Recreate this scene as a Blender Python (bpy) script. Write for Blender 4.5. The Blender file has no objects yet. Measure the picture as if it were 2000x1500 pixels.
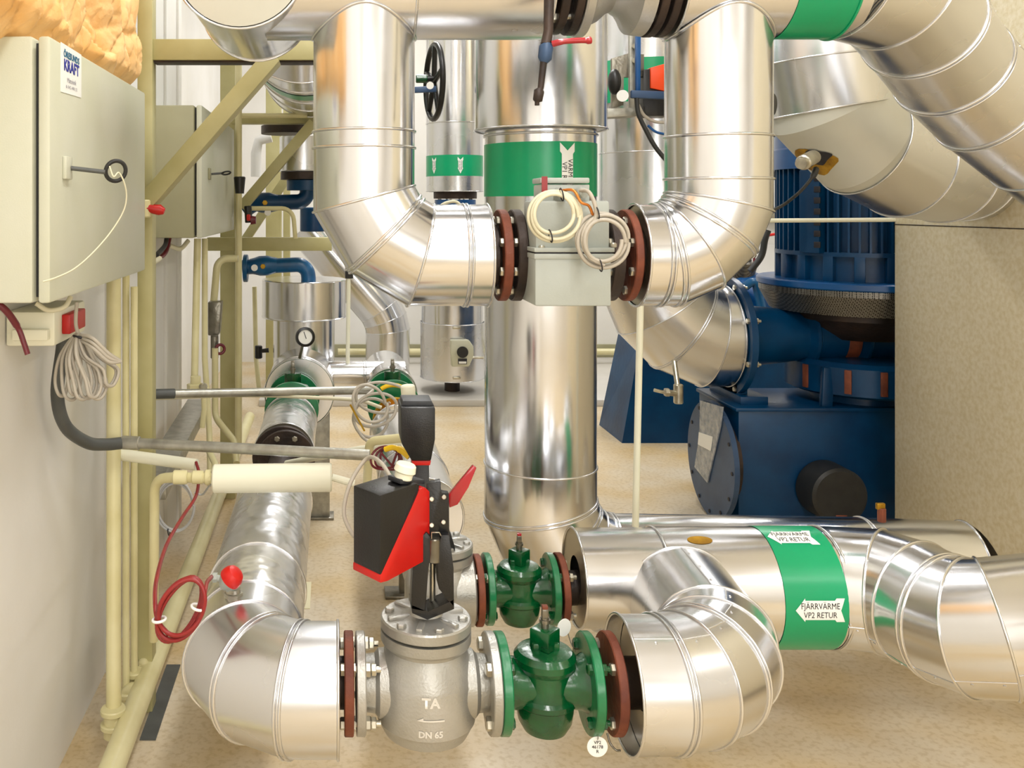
import bpy, bmesh, math, random
from mathutils import Vector, Matrix, noise
random.seed(7)
PI = math.pi
SC = bpy.context.scene
COL = SC.collection
# ---------------------------------------------------------------- camera
F, VX, VY, H = 1800.0, 650.0, 400.0, 1.5       # focal length in px, vanishing point of the room, eye height
cam_data = bpy.data.cameras.new('camera')
cam_data.sensor_width = 36.0
cam_data.lens = 36.0 * F / 2000.0
cam_data.shift_x = (1000 - VX) / 2000.0
cam_data.shift_y = -(750 - VY) / 2000.0
cam_data.clip_start = 0.05
cam = bpy.data.objects.new('camera', cam_data)
COL.objects.link(cam)
cam.location = (0, 0, H)
cam.rotation_euler = (PI / 2, 0, 0)
SC.camera = cam
# ---------------------------------------------------------------- world, lamps, exposure
w = bpy.data.worlds.new('world'); SC.world = w; w.use_nodes = True
w.node_tree.nodes['Background'].inputs[0].default_value = (1, 0.98, 0.94, 1)
w.node_tree.nodes['Background'].inputs[1].default_value = 0.3
SC.view_settings.view_transform = 'Standard'
SC.view_settings.look = 'None'
SC.view_settings.exposure = 0.10
SC.view_settings.gamma = 1.0
SC.view_settings.use_curve_mapping = False

def area(name, loc, rot, sx, sy, power, color=(1, .99, .975)):
    l = bpy.data.lights.new(name, 'AREA'); l.shape = 'RECTANGLE'
    l.size = sx; l.size_y = sy; l.energy = power; l.color = color
    o = bpy.data.objects.new(name, l); COL.objects.link(o)
    o.location = loc; o.rotation_euler = rot
    return o
# rows of fluorescent ceiling luminaires
for iy, y in enumerate((-2.2, 0.1, 2.2, 4.8, 7.2)):
    for ix, x in enumerate((0.55, 3.6)):
        area('ceiling_lamp', (x, y, 3.68), (0, 0, 0), 0.28, 1.5, 41)
# unseen soft fill added behind the camera for bright bands on the pipes
area('rear_fill_light', (1.2, -3.4, 1.75), (PI / 2, 0, 0), 2.6, 1.1, 46, (1, .99, .97))

# ---------------------------------------------------------------- maths
def P(px, py, d): return Vector(((px - VX) * d / F, d, H + (VY - py) * d / F))
def S(n, d): return n * d / F
def xr(x0, x1, d):            # vertical cylinder seen between pixel columns x0 and x1: its X and radius
    a, b = math.atan((x0 - VX) / F), math.atan((x1 - VX) / F)
    c, h = (a + b) / 2, abs(b - a) / 2
    X = d * math.tan(c)
    return X, math.hypot(X, d) * math.sin(h)
def zr(y0, y1, d):            # horizontal cylinder across the view between pixel rows: its Z and radius
    a, b = math.atan((y0 - VY) / F), math.atan((y1 - VY) / F)
    c, h = (a + b) / 2, abs(b - a) / 2
    Z = d * math.tan(c)
    return H - Z, math.hypot(Z, d) * math.sin(h)
def V(*a): return Vector(a)
AX, AY, AZ = V(1, 0, 0), V(0, 1, 0), V(0, 0, 1)
def frame(p, z, xh=None):
    z = Vector(z).normalized()
    if xh is None: xh = AX if abs(z.x) < .9 else AY
    y = z.cross(Vector(xh)).normalized(); x = y.cross(z)
    M = Matrix((x, y, z)).transposed().to_4x4(); M.translation = p
    return M
def smooth_path(pts, n=8, closed=False):
    pts = [Vector(p) for p in pts]; out = []
    m = len(pts)
    rng = range(m if closed else m - 1)
    for i in rng:
        if closed: p0, p1, p2, p3 = pts[i - 1], pts[i], pts[(i + 1) % m], pts[(i + 2) % m]
        else:
            p1, p2 = pts[i], pts[i + 1]
            p0 = pts[i - 1] if i else p1 * 2 - p2
            p3 = pts[i + 2] if i + 2 < m else p2 * 2 - p1
        for k in range(n):
            t = k / n
            out.append(.5 * ((2 * p1) + (p2 - p0) * t + (2 * p0 - 5 * p1 + 4 * p2 - p3) * t * t + (3 * p1 - p0 - 3 * p2 + p3) * t ** 3))
    if not closed: out.append(pts[-1])
    return out
def fillet(pts, rad, n=4):
    """corner polyline -> mitred polyline, n mitres per corner, rad one radius or a list"""
    pts = [Vector(p) for p in pts]; out = [pts[0]]
    for i in range(1, len(pts) - 1):
        R = rad[i - 1] if isinstance(rad, (list, tuple)) else rad
        a = (pts[i] - pts[i - 1]).normalized(); b = (pts[i + 1] - pts[i]).normalized()
        th = a.angle(b)
        if th < .02 or R <= 0: out.append(pts[i]); continue
        L = R * math.tan(th / 2); T1 = pts[i] - a * L
        nrm = a.cross(b).normalized(); inw = nrm.cross(a).normalized()
        O = T1 + inw * R; rr = R / math.cos(th / n / 2)
        for k in range(n):
            ang = th * (k + .5) / n
            out.append(O + (-inw * math.cos(ang) + a * math.sin(ang)) * rr)
    out.append(pts[-1])
    return out
def bend(pts, rad, n=6):
    """smooth round bends for thin pipes"""
    pts = [Vector(p) for p in pts]; out = [pts[0]]
    for i in range(1, len(pts) - 1):
        a = (pts[i] - pts[i - 1]).normalized(); b = (pts[i + 1] - pts[i]).normalized()
        th = a.angle(b)
        if th < .02: out.append(pts[i]); continue
        L = min(rad * math.tan(th / 2), (pts[i] - pts[i - 1]).length * .49, (pts[i + 1] - pts[i]).length * .49)
        R = L / math.tan(th / 2)
        T1 = pts[i] - a * L
        inw = a.cross(b).cross(a).normalized(); O = T1 + inw * R
        for k in range(n + 1):
            ang = th * k / n
            out.append(O + (-inw * math.cos(ang) + a * math.sin(ang)) * R)
    out.append(pts[-1])
    return out

# ---------------------------------------------------------------- materials
def lin(c): return tuple((x / 255 / 12.92 if x <= 10 else ((x / 255 + .055) / 1.055) ** 2.4) for x in c)
def mat(name, rgb, rough=.5, metal=0.0, rgb2=None, nscale=6, var=.5, bump=0.0, bscale=40, spec=.5, coat=0, detail=4, stretch=None, emit=0, sharp=False, alpha=1, trans=0):
    m = bpy.data.materials.new(name); m.use_nodes = True
    nt = m.node_tree; N = nt.nodes; L = nt.links
    b = N['Principled BSDF']
    c = lin(rgb)
    b.inputs['Base Color'].default_value = (*c, 1)
    b.inputs['Roughness'].default_value = rough
    b.inputs['Metallic'].default_value = metal
    b.inputs['Specular IOR Level'].default_value = spec
    if coat: b.inputs['Coat Weight'].default_value = coat; b.inputs['Coat Roughness'].default_value = .15
    if trans: b.inputs['Transmission Weight'].default_value = trans
    tc = N.new('ShaderNodeTexCoord'); vec = tc.outputs['Object']
    if stretch:
        mp = N.new('ShaderNodeMapping'); mp.inputs['Scale'].default_value = stretch
        L.new(vec, mp.inputs['Vector']); vec = mp.outputs['Vector']
    if rgb2:
        n = N.new('ShaderNodeTexNoise'); n.inputs['Scale'].default_value = nscale; n.inputs['Detail'].default_value = detail
        L.new(vec, n.inputs['Vector'])
        r = N.new('ShaderNodeValToRGB')
        lo, hi = (.47, .56) if sharp else (.35, .68)
        r.color_ramp.elements[0].position = lo; r.color_ramp.elements[0].color = (*c, 1)
        r.color_ramp.elements[1].position = hi; r.color_ramp.elements[1].color = (*lin(rgb2), 1)
        L.new(n.outputs['Fac'], r.inputs['Fac']); L.new(r.outputs['Color'], b.inputs['Base Color'])
    if bump:
        n2 = N.new('ShaderNodeTexNoise'); n2.inputs['Scale'].default_value = bscale; n2.inputs['Detail'].default_value = 3
        L.new(vec, n2.inputs['Vector'])
        bp = N.new('ShaderNodeBump'); bp.inputs['Strength'].default_value = bump; bp.inputs['Distance'].default_value = .01
        L.new(n2.outputs['Fac'], bp.inputs['Height']); L.new(bp.outputs['Normal'], b.inputs['Normal'])
    if emit:
        b.inputs['Emission Color'].default_value = (*c, 1); b.inputs['Emission Strength'].default_value = emit
    return m
def alu(name, rgb, r0, r1, bump, bscale, aniso=0.0):
    """sheet aluminium: clean metal, slowly varying gloss, faint dents and fine scratches"""
    m = mat(name, rgb, (r0 + r1) / 2, 1.0)
    nt = m.node_tree; N = nt.nodes; L = nt.links; b = N['Principled BSDF']
    tc = N.new('ShaderNodeTexCoord')
    n = N.new('ShaderNodeTexNoise'); n.inputs['Scale'].default_value = 4; n.inputs['Detail'].default_value = 3
    L.new(tc.outputs['Object'], n.inputs['Vector'])
    mr = N.new('ShaderNodeMapRange'); mr.inputs['From Min'].default_value = .3; mr.inputs['From Max'].default_value = .7
    mr.inputs['To Min'].default_value = r0; mr.inputs['To Max'].default_value = r1
    L.new(n.outputs['Fac'], mr.inputs['Value']); L.new(mr.outputs['Result'], b.inputs['Roughness'])
    n2 = N.new('ShaderNodeTexNoise'); n2.inputs['Scale'].default_value = bscale; n2.inputs['Detail'].default_value = 2
    L.new(tc.outputs['Object'], n2.inputs['Vector'])
    n3 = N.new('ShaderNodeTexNoise'); n3.inputs['Scale'].default_value = 90; n3.inputs['Detail'].default_value = 2
    L.new(tc.outputs['Object'], n3.inputs['Vector'])
    ad = N.new('ShaderNodeMath'); ad.operation = 'MULTIPLY_ADD'; ad.inputs[1].default_value = .004
    L.new(n3.outputs['Fac'], ad.inputs[0]); L.new(n2.outputs['Fac'], ad.inputs[2])
    bp = N.new('ShaderNodeBump'); bp.inputs['Strength'].default_value = bump; bp.inputs['Distance'].default_value = .02
    L.new(ad.outputs[0], bp.inputs['Height']); L.new(bp.outputs['Normal'], b.inputs['Normal'])
    return m
M = {}
M['alu'] = alu('sheet_aluminium', (219, 220, 223), .13, .24, .08, 5)
M['alu_soft'] = alu('brushed_aluminium', (217, 218, 221), .20, .32, .07, 6)
M['alu_foil'] = alu('crumpled_foil', (224, 225, 228), .22, .36, .7, 9)
M['alu_bead'] = alu('seam_aluminium', (236, 236, 236), .16, .26, .05, 12)
M['cap'] = alu('end_cap_metal', (196, 188, 168), .3, .42, .15, 6)
M['bare'] = mat('bare_white_jacket', (198, 197, 186), .5, .25, (184, 182, 168), 3)
M['cast'] = mat('cast_silver_paint', (182, 181, 177), .36, .62, (162, 160, 152), 9, bump=.10, bscale=220)
M['castlight'] = mat('bright_cast_edge', (216, 214, 208), .4, .3)
M['castdark'] = mat('cast_grey_metal', (150, 146, 136), .3, .85, (104, 100, 88), 8, bump=.3, bscale=30)
M['rust'] = mat('rusty_red_primer', (134, 70, 44), .62, .1, (98, 48, 34), 14, bump=.25, bscale=60)
M['dark'] = mat('blackened_steel', (44, 36, 33), .5, .4, (66, 52, 44), 12, bump=.2, bscale=60)
M['black'] = mat('black_powder_coat', (13, 13, 14), .36, 0, (18, 18, 19), 60, bump=.08, bscale=300)
M['grey_top'] = mat('dark_grey_plastic', (40, 42, 46), .5, 0, (50, 52, 56), 90)
M['red'] = mat('red_plastic', (205, 22, 12), .4, 0, (184, 18, 14), 6)
M['redmetal'] = mat('red_lever_paint', (178, 14, 32), .25, 0, (150, 12, 26), 8, coat=.5)
M['orange'] = mat('orange_red_plastic', (236, 72, 10), .4)
M['green'] = mat('green_valve_paint', (0, 82, 38), .22, 0, (0, 60, 28), 18, bump=.2, bscale=45, coat=.3)
M['greenflange'] = mat('green_flange_paint', (8, 120, 72), .32, 0, (4, 96, 52), 14, bump=.15, bscale=40, coat=.3)
M['band'] = mat('green_marking_tape', (0, 158, 106), .28, 0, (0, 150, 98), 3)
M['white'] = mat('white_label', (240, 240, 236), .45)
M['ink'] = mat('black_print', (30, 28, 34), .6)
M['inkblue'] = mat('blue_print', (38, 48, 150), .5)
M['inkteal'] = mat('teal_print', (28, 104, 140), .5)
M['inkgrey'] = mat('grey_print', (150, 146, 156), .5)
M['blue'] = mat('machine_blue_paint', (0, 62, 104), .34, 0, (0, 46, 82), 5, bump=.08, bscale=30, spec=.35)
M['bluelight'] = mat('bright_blue_paint', (0, 80, 144), .3, 0, (0, 64, 118), 6)
M['bluedisc'] = mat('grey_blue_plate', (52, 78, 112), .45, .1, (42, 66, 98), 8)
M['bluevalve'] = mat('petrol_blue_paint', (16, 94, 146), .32, 0, (10, 74, 118), 14, bump=.1, bscale=30)
M['steel'] = mat('zinc_bolt_steel', (206, 202, 186), .28, .9, (170, 164, 150), 30)
M['galv'] = mat('galvanised_conduit', (176, 174, 164), .36, .7, (150, 148, 138), 30, bump=.1, bscale=60)
M['beige'] = mat('cream_pipe_paint', (222, 214, 168), .38, 0, (208, 198, 146), 7, coat=.2)
M['olive'] = mat('olive_beige_frame_paint', (188, 182, 134), .5, 0, (172, 164, 112), 6)
M['cream'] = mat('cream_plastic', (238, 236, 214), .4)
M['cab'] = mat('grey_beige_enamel', (200, 200, 182), .42, 0, (193, 194, 170), 4, bump=.04, bscale=300)
M['cab2'] = mat('shade_darkened_enamel', (160, 156, 124), .5, 0, (146, 142, 108), 4)  # darker tone paints shade onto the second cabinet's body; baseboard shares it
M['box'] = mat('light_grey_enamel', (176, 182, 176), .4, 0, (166, 171, 164), 5, bump=.04, bscale=200)
M['wall'] = mat('white_wall_paint', (236, 234, 230), .75, 0, (228, 225, 218), 2, bump=.05, bscale=60)
M['floor'] = None
M['paper'] = mat('kraft_paper', (254, 214, 156), .55, 0, (242, 184, 108), 7, bump=.25, bscale=60, stretch=(1, 1, 1))
M['wool'] = mat('yellow_wool', (176, 134, 30), .9, 0, (120, 84, 14), 22, bump=.8, bscale=30)
M['rubber'] = mat('black_rubber', (30, 30, 30), .5, 0, (40, 40, 38), 20)
M['hose'] = mat('dark_grey_hose', (84, 86, 84), .45, 0, (70, 72, 70), 12)
M['cablegrey'] = mat('grey_cable', (178, 170, 156), .45)
M['cablecream'] = mat('cream_cable', (214, 208, 180), .45)
M['cablered'] = mat('dark_red_cable', (150, 34, 30), .38, 0, (130, 24, 30), 20)
M['cablemaroon'] = mat('maroon_cable', (104, 24, 36), .35)
M['cablesilver'] = mat('silver_grey_cable', (176, 176, 176), .4)
M['yellow'] = mat('yellow_tape', (238, 196, 20), .35)
M['brass'] = mat('yellowed_brass', (188, 152, 48), .3, .8, (150, 112, 30), 12)
M['copper'] = mat('copper_ring', (206, 128, 62), .3, .8)
M['mesh'] = None
M['farwhite'] = mat('white_cabinet_enamel', (232, 232, 232), .5)
M['plinth'] = mat('light_grey_plinth_paint', (206, 202, 196), .5, 0, (196, 192, 184), 3)
M['tape'] = mat('pale_floor_tape', (226, 218, 182), .5)
M['glass'] = mat('dial_white', (236, 236, 230), .3)
M['bag'] = mat('clear_plastic_bag', (200, 205, 210), .15, 0, (140, 150, 165), 30, bump=.6, bscale=40, trans=.35)
M['panel'] = None
# floor: epoxy with yellowish wear mottling
m = mat('worn_epoxy_floor', (212, 199, 176), .40, 0, (200, 174, 126), 2.6, detail=9, bump=.04, bscale=80)
nt = m.node_tree; N = nt.nodes; L = nt.links
b = N['Principled BSDF']
src = b.inputs['Base Color'].links[0].from_socket
n = N.new('ShaderNodeTexNoise'); n.inputs['Scale'].default_value = 55; n.inputs['Detail'].default_value = 5
tc = N.new('ShaderNodeTexCoord'); L.new(tc.outputs['Object'], n.inputs['Vector'])
mx = N.new('ShaderNodeMix'); mx.data_type = 'RGBA'; mx.blend_type = 'MULTIPLY'; mx.inputs[0].default_value = .7
r = N.new('ShaderNodeValToRGB'); r.color_ramp.elements[0].position = .36; r.color_ramp.elements[0].color = (.80, .75, .64, 1)
r.color_ramp.elements[1].position = .52; r.color_ramp.elements[1].color = (1, 1, 1, 1)
L.new(n.outputs['Fac'], r.inputs['Fac']); L.new(src, mx.inputs[6]); L.new(r.outputs['Color'], mx.inputs[7])
L.new(mx.outputs[2], b.inputs['Base Color']); M['floor'] = m
# right-hand unit: grained stainless panel
m = mat('grained_steel_panel', (228, 218, 192), .45, .1, (214, 200, 162), 60, detail=6, bump=.1, bscale=160); M['panel'] = m
# perforated grille
m = mat('perforated_guard', (150, 146, 136), .4, .8)
nt = m.node_tree; N = nt.nodes; L = nt.links; b = N['Principled BSDF']
tc = N.new('ShaderNodeTexCoord'); vo = N.new('ShaderNodeTexVoronoi'); vo.inputs['Scale'].default_value = 130; vo.inputs['Randomness'].default_value = .15
L.new(tc.outputs['Object'], vo.inputs['Vector'])
r = N.new('ShaderNodeValToRGB'); r.color_ramp.elements[0].position = .34; r.color_ramp.elements[0].color = (.004, .004, .004, 1)
r.color_ramp.elements[1].position = .42; r.color_ramp.elements[1].color = (.20, .19, .17, 1)
L.new(vo.outputs['Distance'], r.inputs['Fac']); L.new(r.outputs['Color'], b.inputs['Base Color']); M['mesh'] = m

# ---------------------------------------------------------------- mesh builder
class B:
    def __init__(s, X=None): s.bm = bmesh.new(); s.X = X; s.soft = s.bm.faces.layers.int.new('soft')
    def face(s, vs):
        try: return s.bm.faces.new(vs)
        except ValueError: return None
    def lathe(s, Mx, prof, seg=40, a0=0, a1=2 * PI):
        full = abs(a1 - a0 - 2 * PI) < 1e-6
        n = seg if full else seg + 1
        rings = []
        for r, z in prof:
            if r < 1e-6: rings.append([s.bm.verts.new(Mx @ V(0, 0, z))])
            else: rings.append([s.bm.verts.new(Mx @ V(r * math.cos(a0 + (a1 - a0) * k / seg), r * math.sin(a0 + (a1 - a0) * k / seg), z)) for k in range(n)])
        for A, C in zip(rings, rings[1:]):
            for k in range(seg):
                k2 = (k + 1) % n
                if len(A) == 1 and len(C) == 1: continue
                if len(A) == 1: s.face((A[0], C[k2], C[k]))
                elif len(C) == 1: s.face((A[k], A[k2], C[0]))
                else: s.face((A[k], A[k2], C[k2], C[k]))
        return s
    def cyl(s, p0, p1, r0, r1=None, seg=24, bev=0):
        p0, p1 = Vector(p0), Vector(p1); r1 = r0 if r1 is None else r1
        h = (p1 - p0).length; b_ = min(bev, h * .4, r0 * .5)
        if b_: pr = [(0, 0), (r0 - b_, 0), (r0, b_), (r1, h - b_), (r1 - b_, h), (0, h)]
        else: pr = [(0, 0), (r0, 0), (r1, h), (0, h)]
        return s.lathe(frame(p0, p1 - p0), pr, seg)
    def hexa(s, p, axis, r, h, rot=0):
        Mx = frame(p, axis) @ Matrix.Rotation(rot, 4, 'Z')
        return s.lathe(Mx, [(0, 0), (r, 0), (r, h * .85), (r * .86, h), (0, h)], 6)
    def box(s, c, size, bev=0, rot=None):
        Mx = Matrix.Translation(Vector(c)) @ (rot.to_4x4() if rot else Matrix.Identity(4))
        g = bmesh.ops.create_cube(s.bm, size=1, matrix=Mx @ Matrix.Diagonal((*size, 1)))
        if bev:
            es = list({e for v in g['verts'] for e in v.link_edges})
            bmesh.ops.bevel(s.bm, geom=es, offset=bev, segments=2, affect='EDGES', profile=.5)
        return s
    def box2(s, lo, hi, bev=0):
        lo, hi = Vector(lo), Vector(hi)
        return s.box((lo + hi) / 2, hi - lo, bev)
    def bar(s, p0, p1, w_, h_, up=AZ, bev=0):
        p0, p1 = Vector(p0), Vector(p1); z = (p1 - p0)
        Mx = frame((p0 + p1) / 2, z, up).to_3x3()      # local x ~ up
        return s.box((p0 + p1) / 2, (h_, w_, z.length), bev, Mx)
    def tube(s, pts, r, seg=10, closed=False, cap=True):
        pts = [Vector(p) for p in pts]; n = len(pts); rings = []; u = None
        for i, p in enumerate(pts):
            if closed: t = (pts[(i + 1) % n] - pts[i - 1])
            else: t = pts[min(i + 1, n - 1)] - pts[max(i - 1, 0)]
            if t.length < 1e-9: t = AZ.copy()
            t.normalize()
            if u is None: u = t.orthogonal().normalized()
            else:
                u = u - t * u.dot(t)
                if u.length < 1e-6: u = t.orthogonal()
                u.normalize()
            v_ = t.cross(u); rr = r[i] if isinstance(r, (list, tuple)) else r
            rings.append([s.bm.verts.new(p + (u * math.cos(2 * PI * k / seg) + v_ * math.sin(2 * PI * k / seg)) * rr) for k in range(seg)])
        m_ = n if closed else n - 1
        for i in range(m_):
            A, C = rings[i], rings[(i + 1) % n]
            off = 0
            if closed and i == n - 1:
                off = min(range(seg), key=lambda q: (A[0].co - C[q].co).length)
            for k in range(seg):
                f = s.face((A[k], A[(k + 1) % seg], C[(k + 1 + off) % seg], C[(k + off) % seg]))
                if f: f[s.soft] = 1
        if cap and not closed: s.face(list(reversed(rings[0]))); s.face(rings[-1])
        return s
    def prism(s, Mx, poly, h, bev=0):
        """poly in local xy, extruded along local +z by h"""
        lo = [s.bm.verts.new(Mx @ V(x, y, 0)) for x, y in poly]; hi = [s.bm.verts.new(Mx @ V(x, y, h)) for x, y in poly]
        fs = [s.face(list(reversed(lo))), s.face(hi)]
        n = len(poly)
        for k in range(n): fs.append(s.face((lo[k], lo[(k + 1) % n], hi[(k + 1) % n], hi[k])))
        if bev:
            es = list({e for f in fs if f for e in f.edges})
            bmesh.ops.bevel(s.bm, geom=es, offset=bev, segments=2, affect='EDGES', profile=.5)
        return s
    def sphere(s, c, r, sc=(1, 1, 1), seg=20, rot=None):
        Mx = Matrix.Translation(Vector(c)) @ (rot.to_4x4() if rot else Matrix.Identity(4)) @ Matrix.Diagonal((*sc, 1))
        bmesh.ops.create_uvsphere(s.bm, u_segments=seg, v_segments=max(8, seg // 2), radius=r, matrix=Mx); return s
    def torus(s, Mx, R, r, seg=40, sec=8):
        return s.tube([Mx @ V(R * math.cos(2 * PI * k / seg), R * math.sin(2 * PI * k / seg), 0) for k in range(seg)], r, sec, closed=True)
    def clad(s, pts, r, beads=(), seg=56, br=.0030, gap=.0055, lap=None):
        """mitred sheet-metal cladding along a polyline; beads: {vertex index: 1 or 2 ridges}"""
        pts = [Vector(p) for p in pts]; n = len(pts)
        dirs = [(pts[i + 1] - pts[i]).normalized() for i in range(n - 1)]
        u = dirs[0].orthogonal().normalized(); beads = dict(beads)
        def ring(i, d, u_, v_, rr):
            pn = dirs[0] if i == 0 else (dirs[-1] if i == n - 1 else (dirs[i - 1] + dirs[i]).normalized())
            out = []
            for k in range(seg):
                a = 2 * PI * k / seg
                q = pts[i] + (u_ * math.cos(a) + v_ * math.sin(a)) * rr
                out.append(q - d * ((q - pts[i]).dot(pn) / d.dot(pn)))
            return out
        for i, d in enumerate(dirs):
            u = (u - d * u.dot(d)).normalized(); v_ = d.cross(u)
            r0 = r[i] if isinstance(r, (list, tuple)) else r
            r1 = r[i + 1] if isinstance(r, (list, tuple)) else r
            A = [s.bm.verts.new(q) for q in ring(i, d, u, v_, r0)]
            C = [s.bm.verts.new(q) for q in ring(i + 1, d, u, v_, r1)]
            for k in range(seg): s.face((A[k], A[(k + 1) % seg], C[(k + 1) % seg], C[k]))
            if lap:
                kk = max(range(seg), key=lambda q: (u * math.cos(2 * PI * q / seg) + v_ * math.sin(2 * PI * q / seg)).dot(Vector(lap)))
                p0, p1 = A[kk].co.copy(), C[kk].co.copy()
                s.tube([p0, p1], .0016, 6, cap=False)
                nrv = max(1, int((p1 - p0).length / .055))
                for q in range(nrv):
                    c_ = p0.lerp(p1, (q + .5) / nrv) + (u * math.cos(2 * PI * (kk + 1) / seg) + v_ * math.sin(2 * PI * (kk + 1) / seg)) * .0 + (A[(kk + 1) % seg].co - A[kk].co) * .6
                    s.lathe(frame(c_, u * math.cos(2 * PI * kk / seg) + v_ * math.sin(2 * PI * kk / seg)), [(.0032, 0), (.0028, .0016), (0, .0022)], 8)
            for j, rr, sg in ((i, r0, 1), (i + 1, r1, -1)):
                kind = beads.get(j, 0)
                if not kind: continue
                if kind == 1 and sg == -1 and j != n - 1: continue
                off = gap * sg if kind == 2 else 0
                s.tube([q + d * off for q in ring(j, d, u, v_, rr + br * .35)], br, 8, closed=True)
        return s
    def patch(s, Mx, fn, u0, u1, v0, v1, nu, nv):
        g = [[s.bm.verts.new(fn(u0 + (u1 - u0) * i / nu, v0 + (v1 - v0) * j / nv)) for j in range(nv + 1)] for i in range(nu + 1)]
        for i in range(nu):
            for j in range(nv): s.face((g[i][j], g[i + 1][j], g[i + 1][j + 1], g[i][j + 1]))
        return s
    def mesh(s, name, m, ang=25):
        bm = s.bm
        if s.X is not None: bmesh.ops.transform(bm, matrix=s.X, verts=bm.verts)
        bmesh.ops.recalc_face_normals(bm, faces=bm.faces)
        th = math.radians(ang)
        for f in bm.faces: f.smooth = True
        for e in bm.edges:
            if len(e.link_faces) == 2 and e.calc_face_angle(0) > th and not (e.link_faces[0][s.soft] and e.link_faces[1][s.soft]): e.smooth = False
        me = bpy.data.meshes.new(name); bm.to_mesh(me); bm.free()
        me.materials.append(M[m] if isinstance(m, str) else m)
        return me
    def ob(s, name, m, parent=None, label=None, cat=None, group=None, kind=None, ang=25):
        o = bpy.data.objects.new(name, s.mesh(name, m, ang)); COL.objects.link(o)
        if parent: o.parent = parent
        else: TOPM.append(o)
        tag(o, label, cat, group, kind)
        return o
TOPM, ROOTS = [], []
def tag(o, label=None, cat=None, group=None, kind=None):
    if label: o['label'] = label
    if cat: o['category'] = cat
    if group: o['group'] = group
    if kind: o['kind'] = kind
    return o
def thing(name, label, cat, group=None):
    o = bpy.data.objects.new(name, None); o.empty_display_size = .05; COL.objects.link(o)
    ROOTS.append(o); return tag(o, label, cat, group)
def struct(b, name, m): return b.ob(name, m, kind='structure')
_bolt = {}
def bolt_mesh(s_, L_, m, nut=True):
    key = (round(s_, 4), round(L_, 4), m, nut)
    if key not in _bolt:
        b = B(); h = s_ * .75
        b.lathe(Matrix.Translation((0, 0, -h)), [(0, 0), (s_ * .8, 0), (s_, h * .25), (s_, h), (0, h)], 6)
        b.lathe(Matrix.Identity(4), [(s_ * .5, -.0001), (s_ * .5, L_ + s_ * 1.5), (0, L_ + s_ * 1.5)], 10)
        if nut: b.lathe(Matrix.Translation((0, 0, L_)), [(0, 0), (s_, 0), (s_, h * .85), (s_ * .8, h), (0, h)], 6)
        _bolt[key] = b.mesh('bolt', m, 20)
    return _bolt[key]
def bolt(parent, p, axis, s_, L_, m='steel', nut=True, rot=0.2):
    o = bpy.data.objects.new('bolt', bolt_mesh(s_, L_, m, nut)); COL.objects.link(o); o.parent = parent
    o.matrix_basis = frame(p, axis) @ Matrix.Rotation(rot, 4, 'Z')
    return o
def flange(root, name, p, axis, r, t, m, nb=0, rb=None, bs=.012, bl=None, bm_='steel', phase=None, hub=None, hubl=0, X=None, backward=False):
    """disc from p along axis by t, bolts as its children"""
    axis = Vector(axis).normalized(); p = Vector(p)
    Mx = frame(p, axis)
    b = B(); e = min(t * .12, .002)
    b.lathe(Mx, [(0, 0), (r - e, 0), (r, e), (r, t - e), (r - e, t), (0, t)], 48)
    if hub: b.lathe(Mx, [(hub * 1.35, t), (hub, t + hubl), (0, t + hubl)] if hubl > 0 else [(0, hubl), (hub, hubl), (hub * 1.35, 0)], 32)
    o = b.ob(name, m, root)
    if nb:
        rb = rb or r * .78; phase = PI / nb if phase is None else phase
        xh = AZ if abs(axis.z) < .9 else AX
        y = axis.cross(xh).normalized(); x = y.cross(axis)
        for k in range(nb):
            a = phase + 2 * PI * k / nb
            bolt(o, p + (x * math.cos(a) + y * math.sin(a)) * rb, axis, bs, bl or t * 2, bm_, rot=a)
    return o
def lettering(text, size, fn, name, m, parent, align='CENTER', bold=0.0, sx=1.0):
    cu = bpy.data.curves.new('text', 'FONT'); cu.body = text; cu.size = size; cu.align_x = align; cu.align_y = 'CENTER'
    cu.offset = bold
    cu.resolution_u = 2
    t = bpy.data.objects.new('text', cu); COL.objects.link(t)
    dg = bpy.context.evaluated_depsgraph_get(); dg.update()
    me = bpy.data.meshes.new_from_object(t.evaluated_get(dg)); bpy.data.objects.remove(t)
    for v_ in me.vertices: v_.co = fn(v_.co.x * sx, v_.co.y)
    me.materials.clear(); me.materials.append(M[m])
    o = bpy.data.objects.new(name, me); COL.objects.link(o); o.parent = parent
    return o
def sheet(poly, fn, name, m, parent, step=.006):
    bm = bmesh.new(); f = bm.faces.new([bm.verts.new((x, y, 0)) for x, y in poly])
    bmesh.ops.triangulate(bm, faces=[f])
    for ax in (0, 1):
        lo = min(p[ax] for p in poly); hi = max(p[ax] for p in poly); q = lo + step
        while q < hi:
            co = [0, 0, 0]; co[ax] = q; no = [0, 0, 0]; no[ax] = 1
            bmesh.ops.bisect_plane(bm, geom=bm.verts[:] + bm.edges[:] + bm.faces[:], plane_co=co, plane_no=no, dist=1e-6); q += step
    for v_ in bm.verts: v_.co = fn(v_.co.x, v_.co.y)
    me = bpy.data.meshes.new(name); bm.to_mesh(me); bm.free(); me.materials.append(M[m])
    o = bpy.data.objects.new(name, me); COL.objects.link(o); o.parent = parent
    return o
def disc_poly(r, n=24): return [(r * math.cos(2 * PI * k / n), r * math.sin(2 * PI * k / n)) for k in range(n)]
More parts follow.
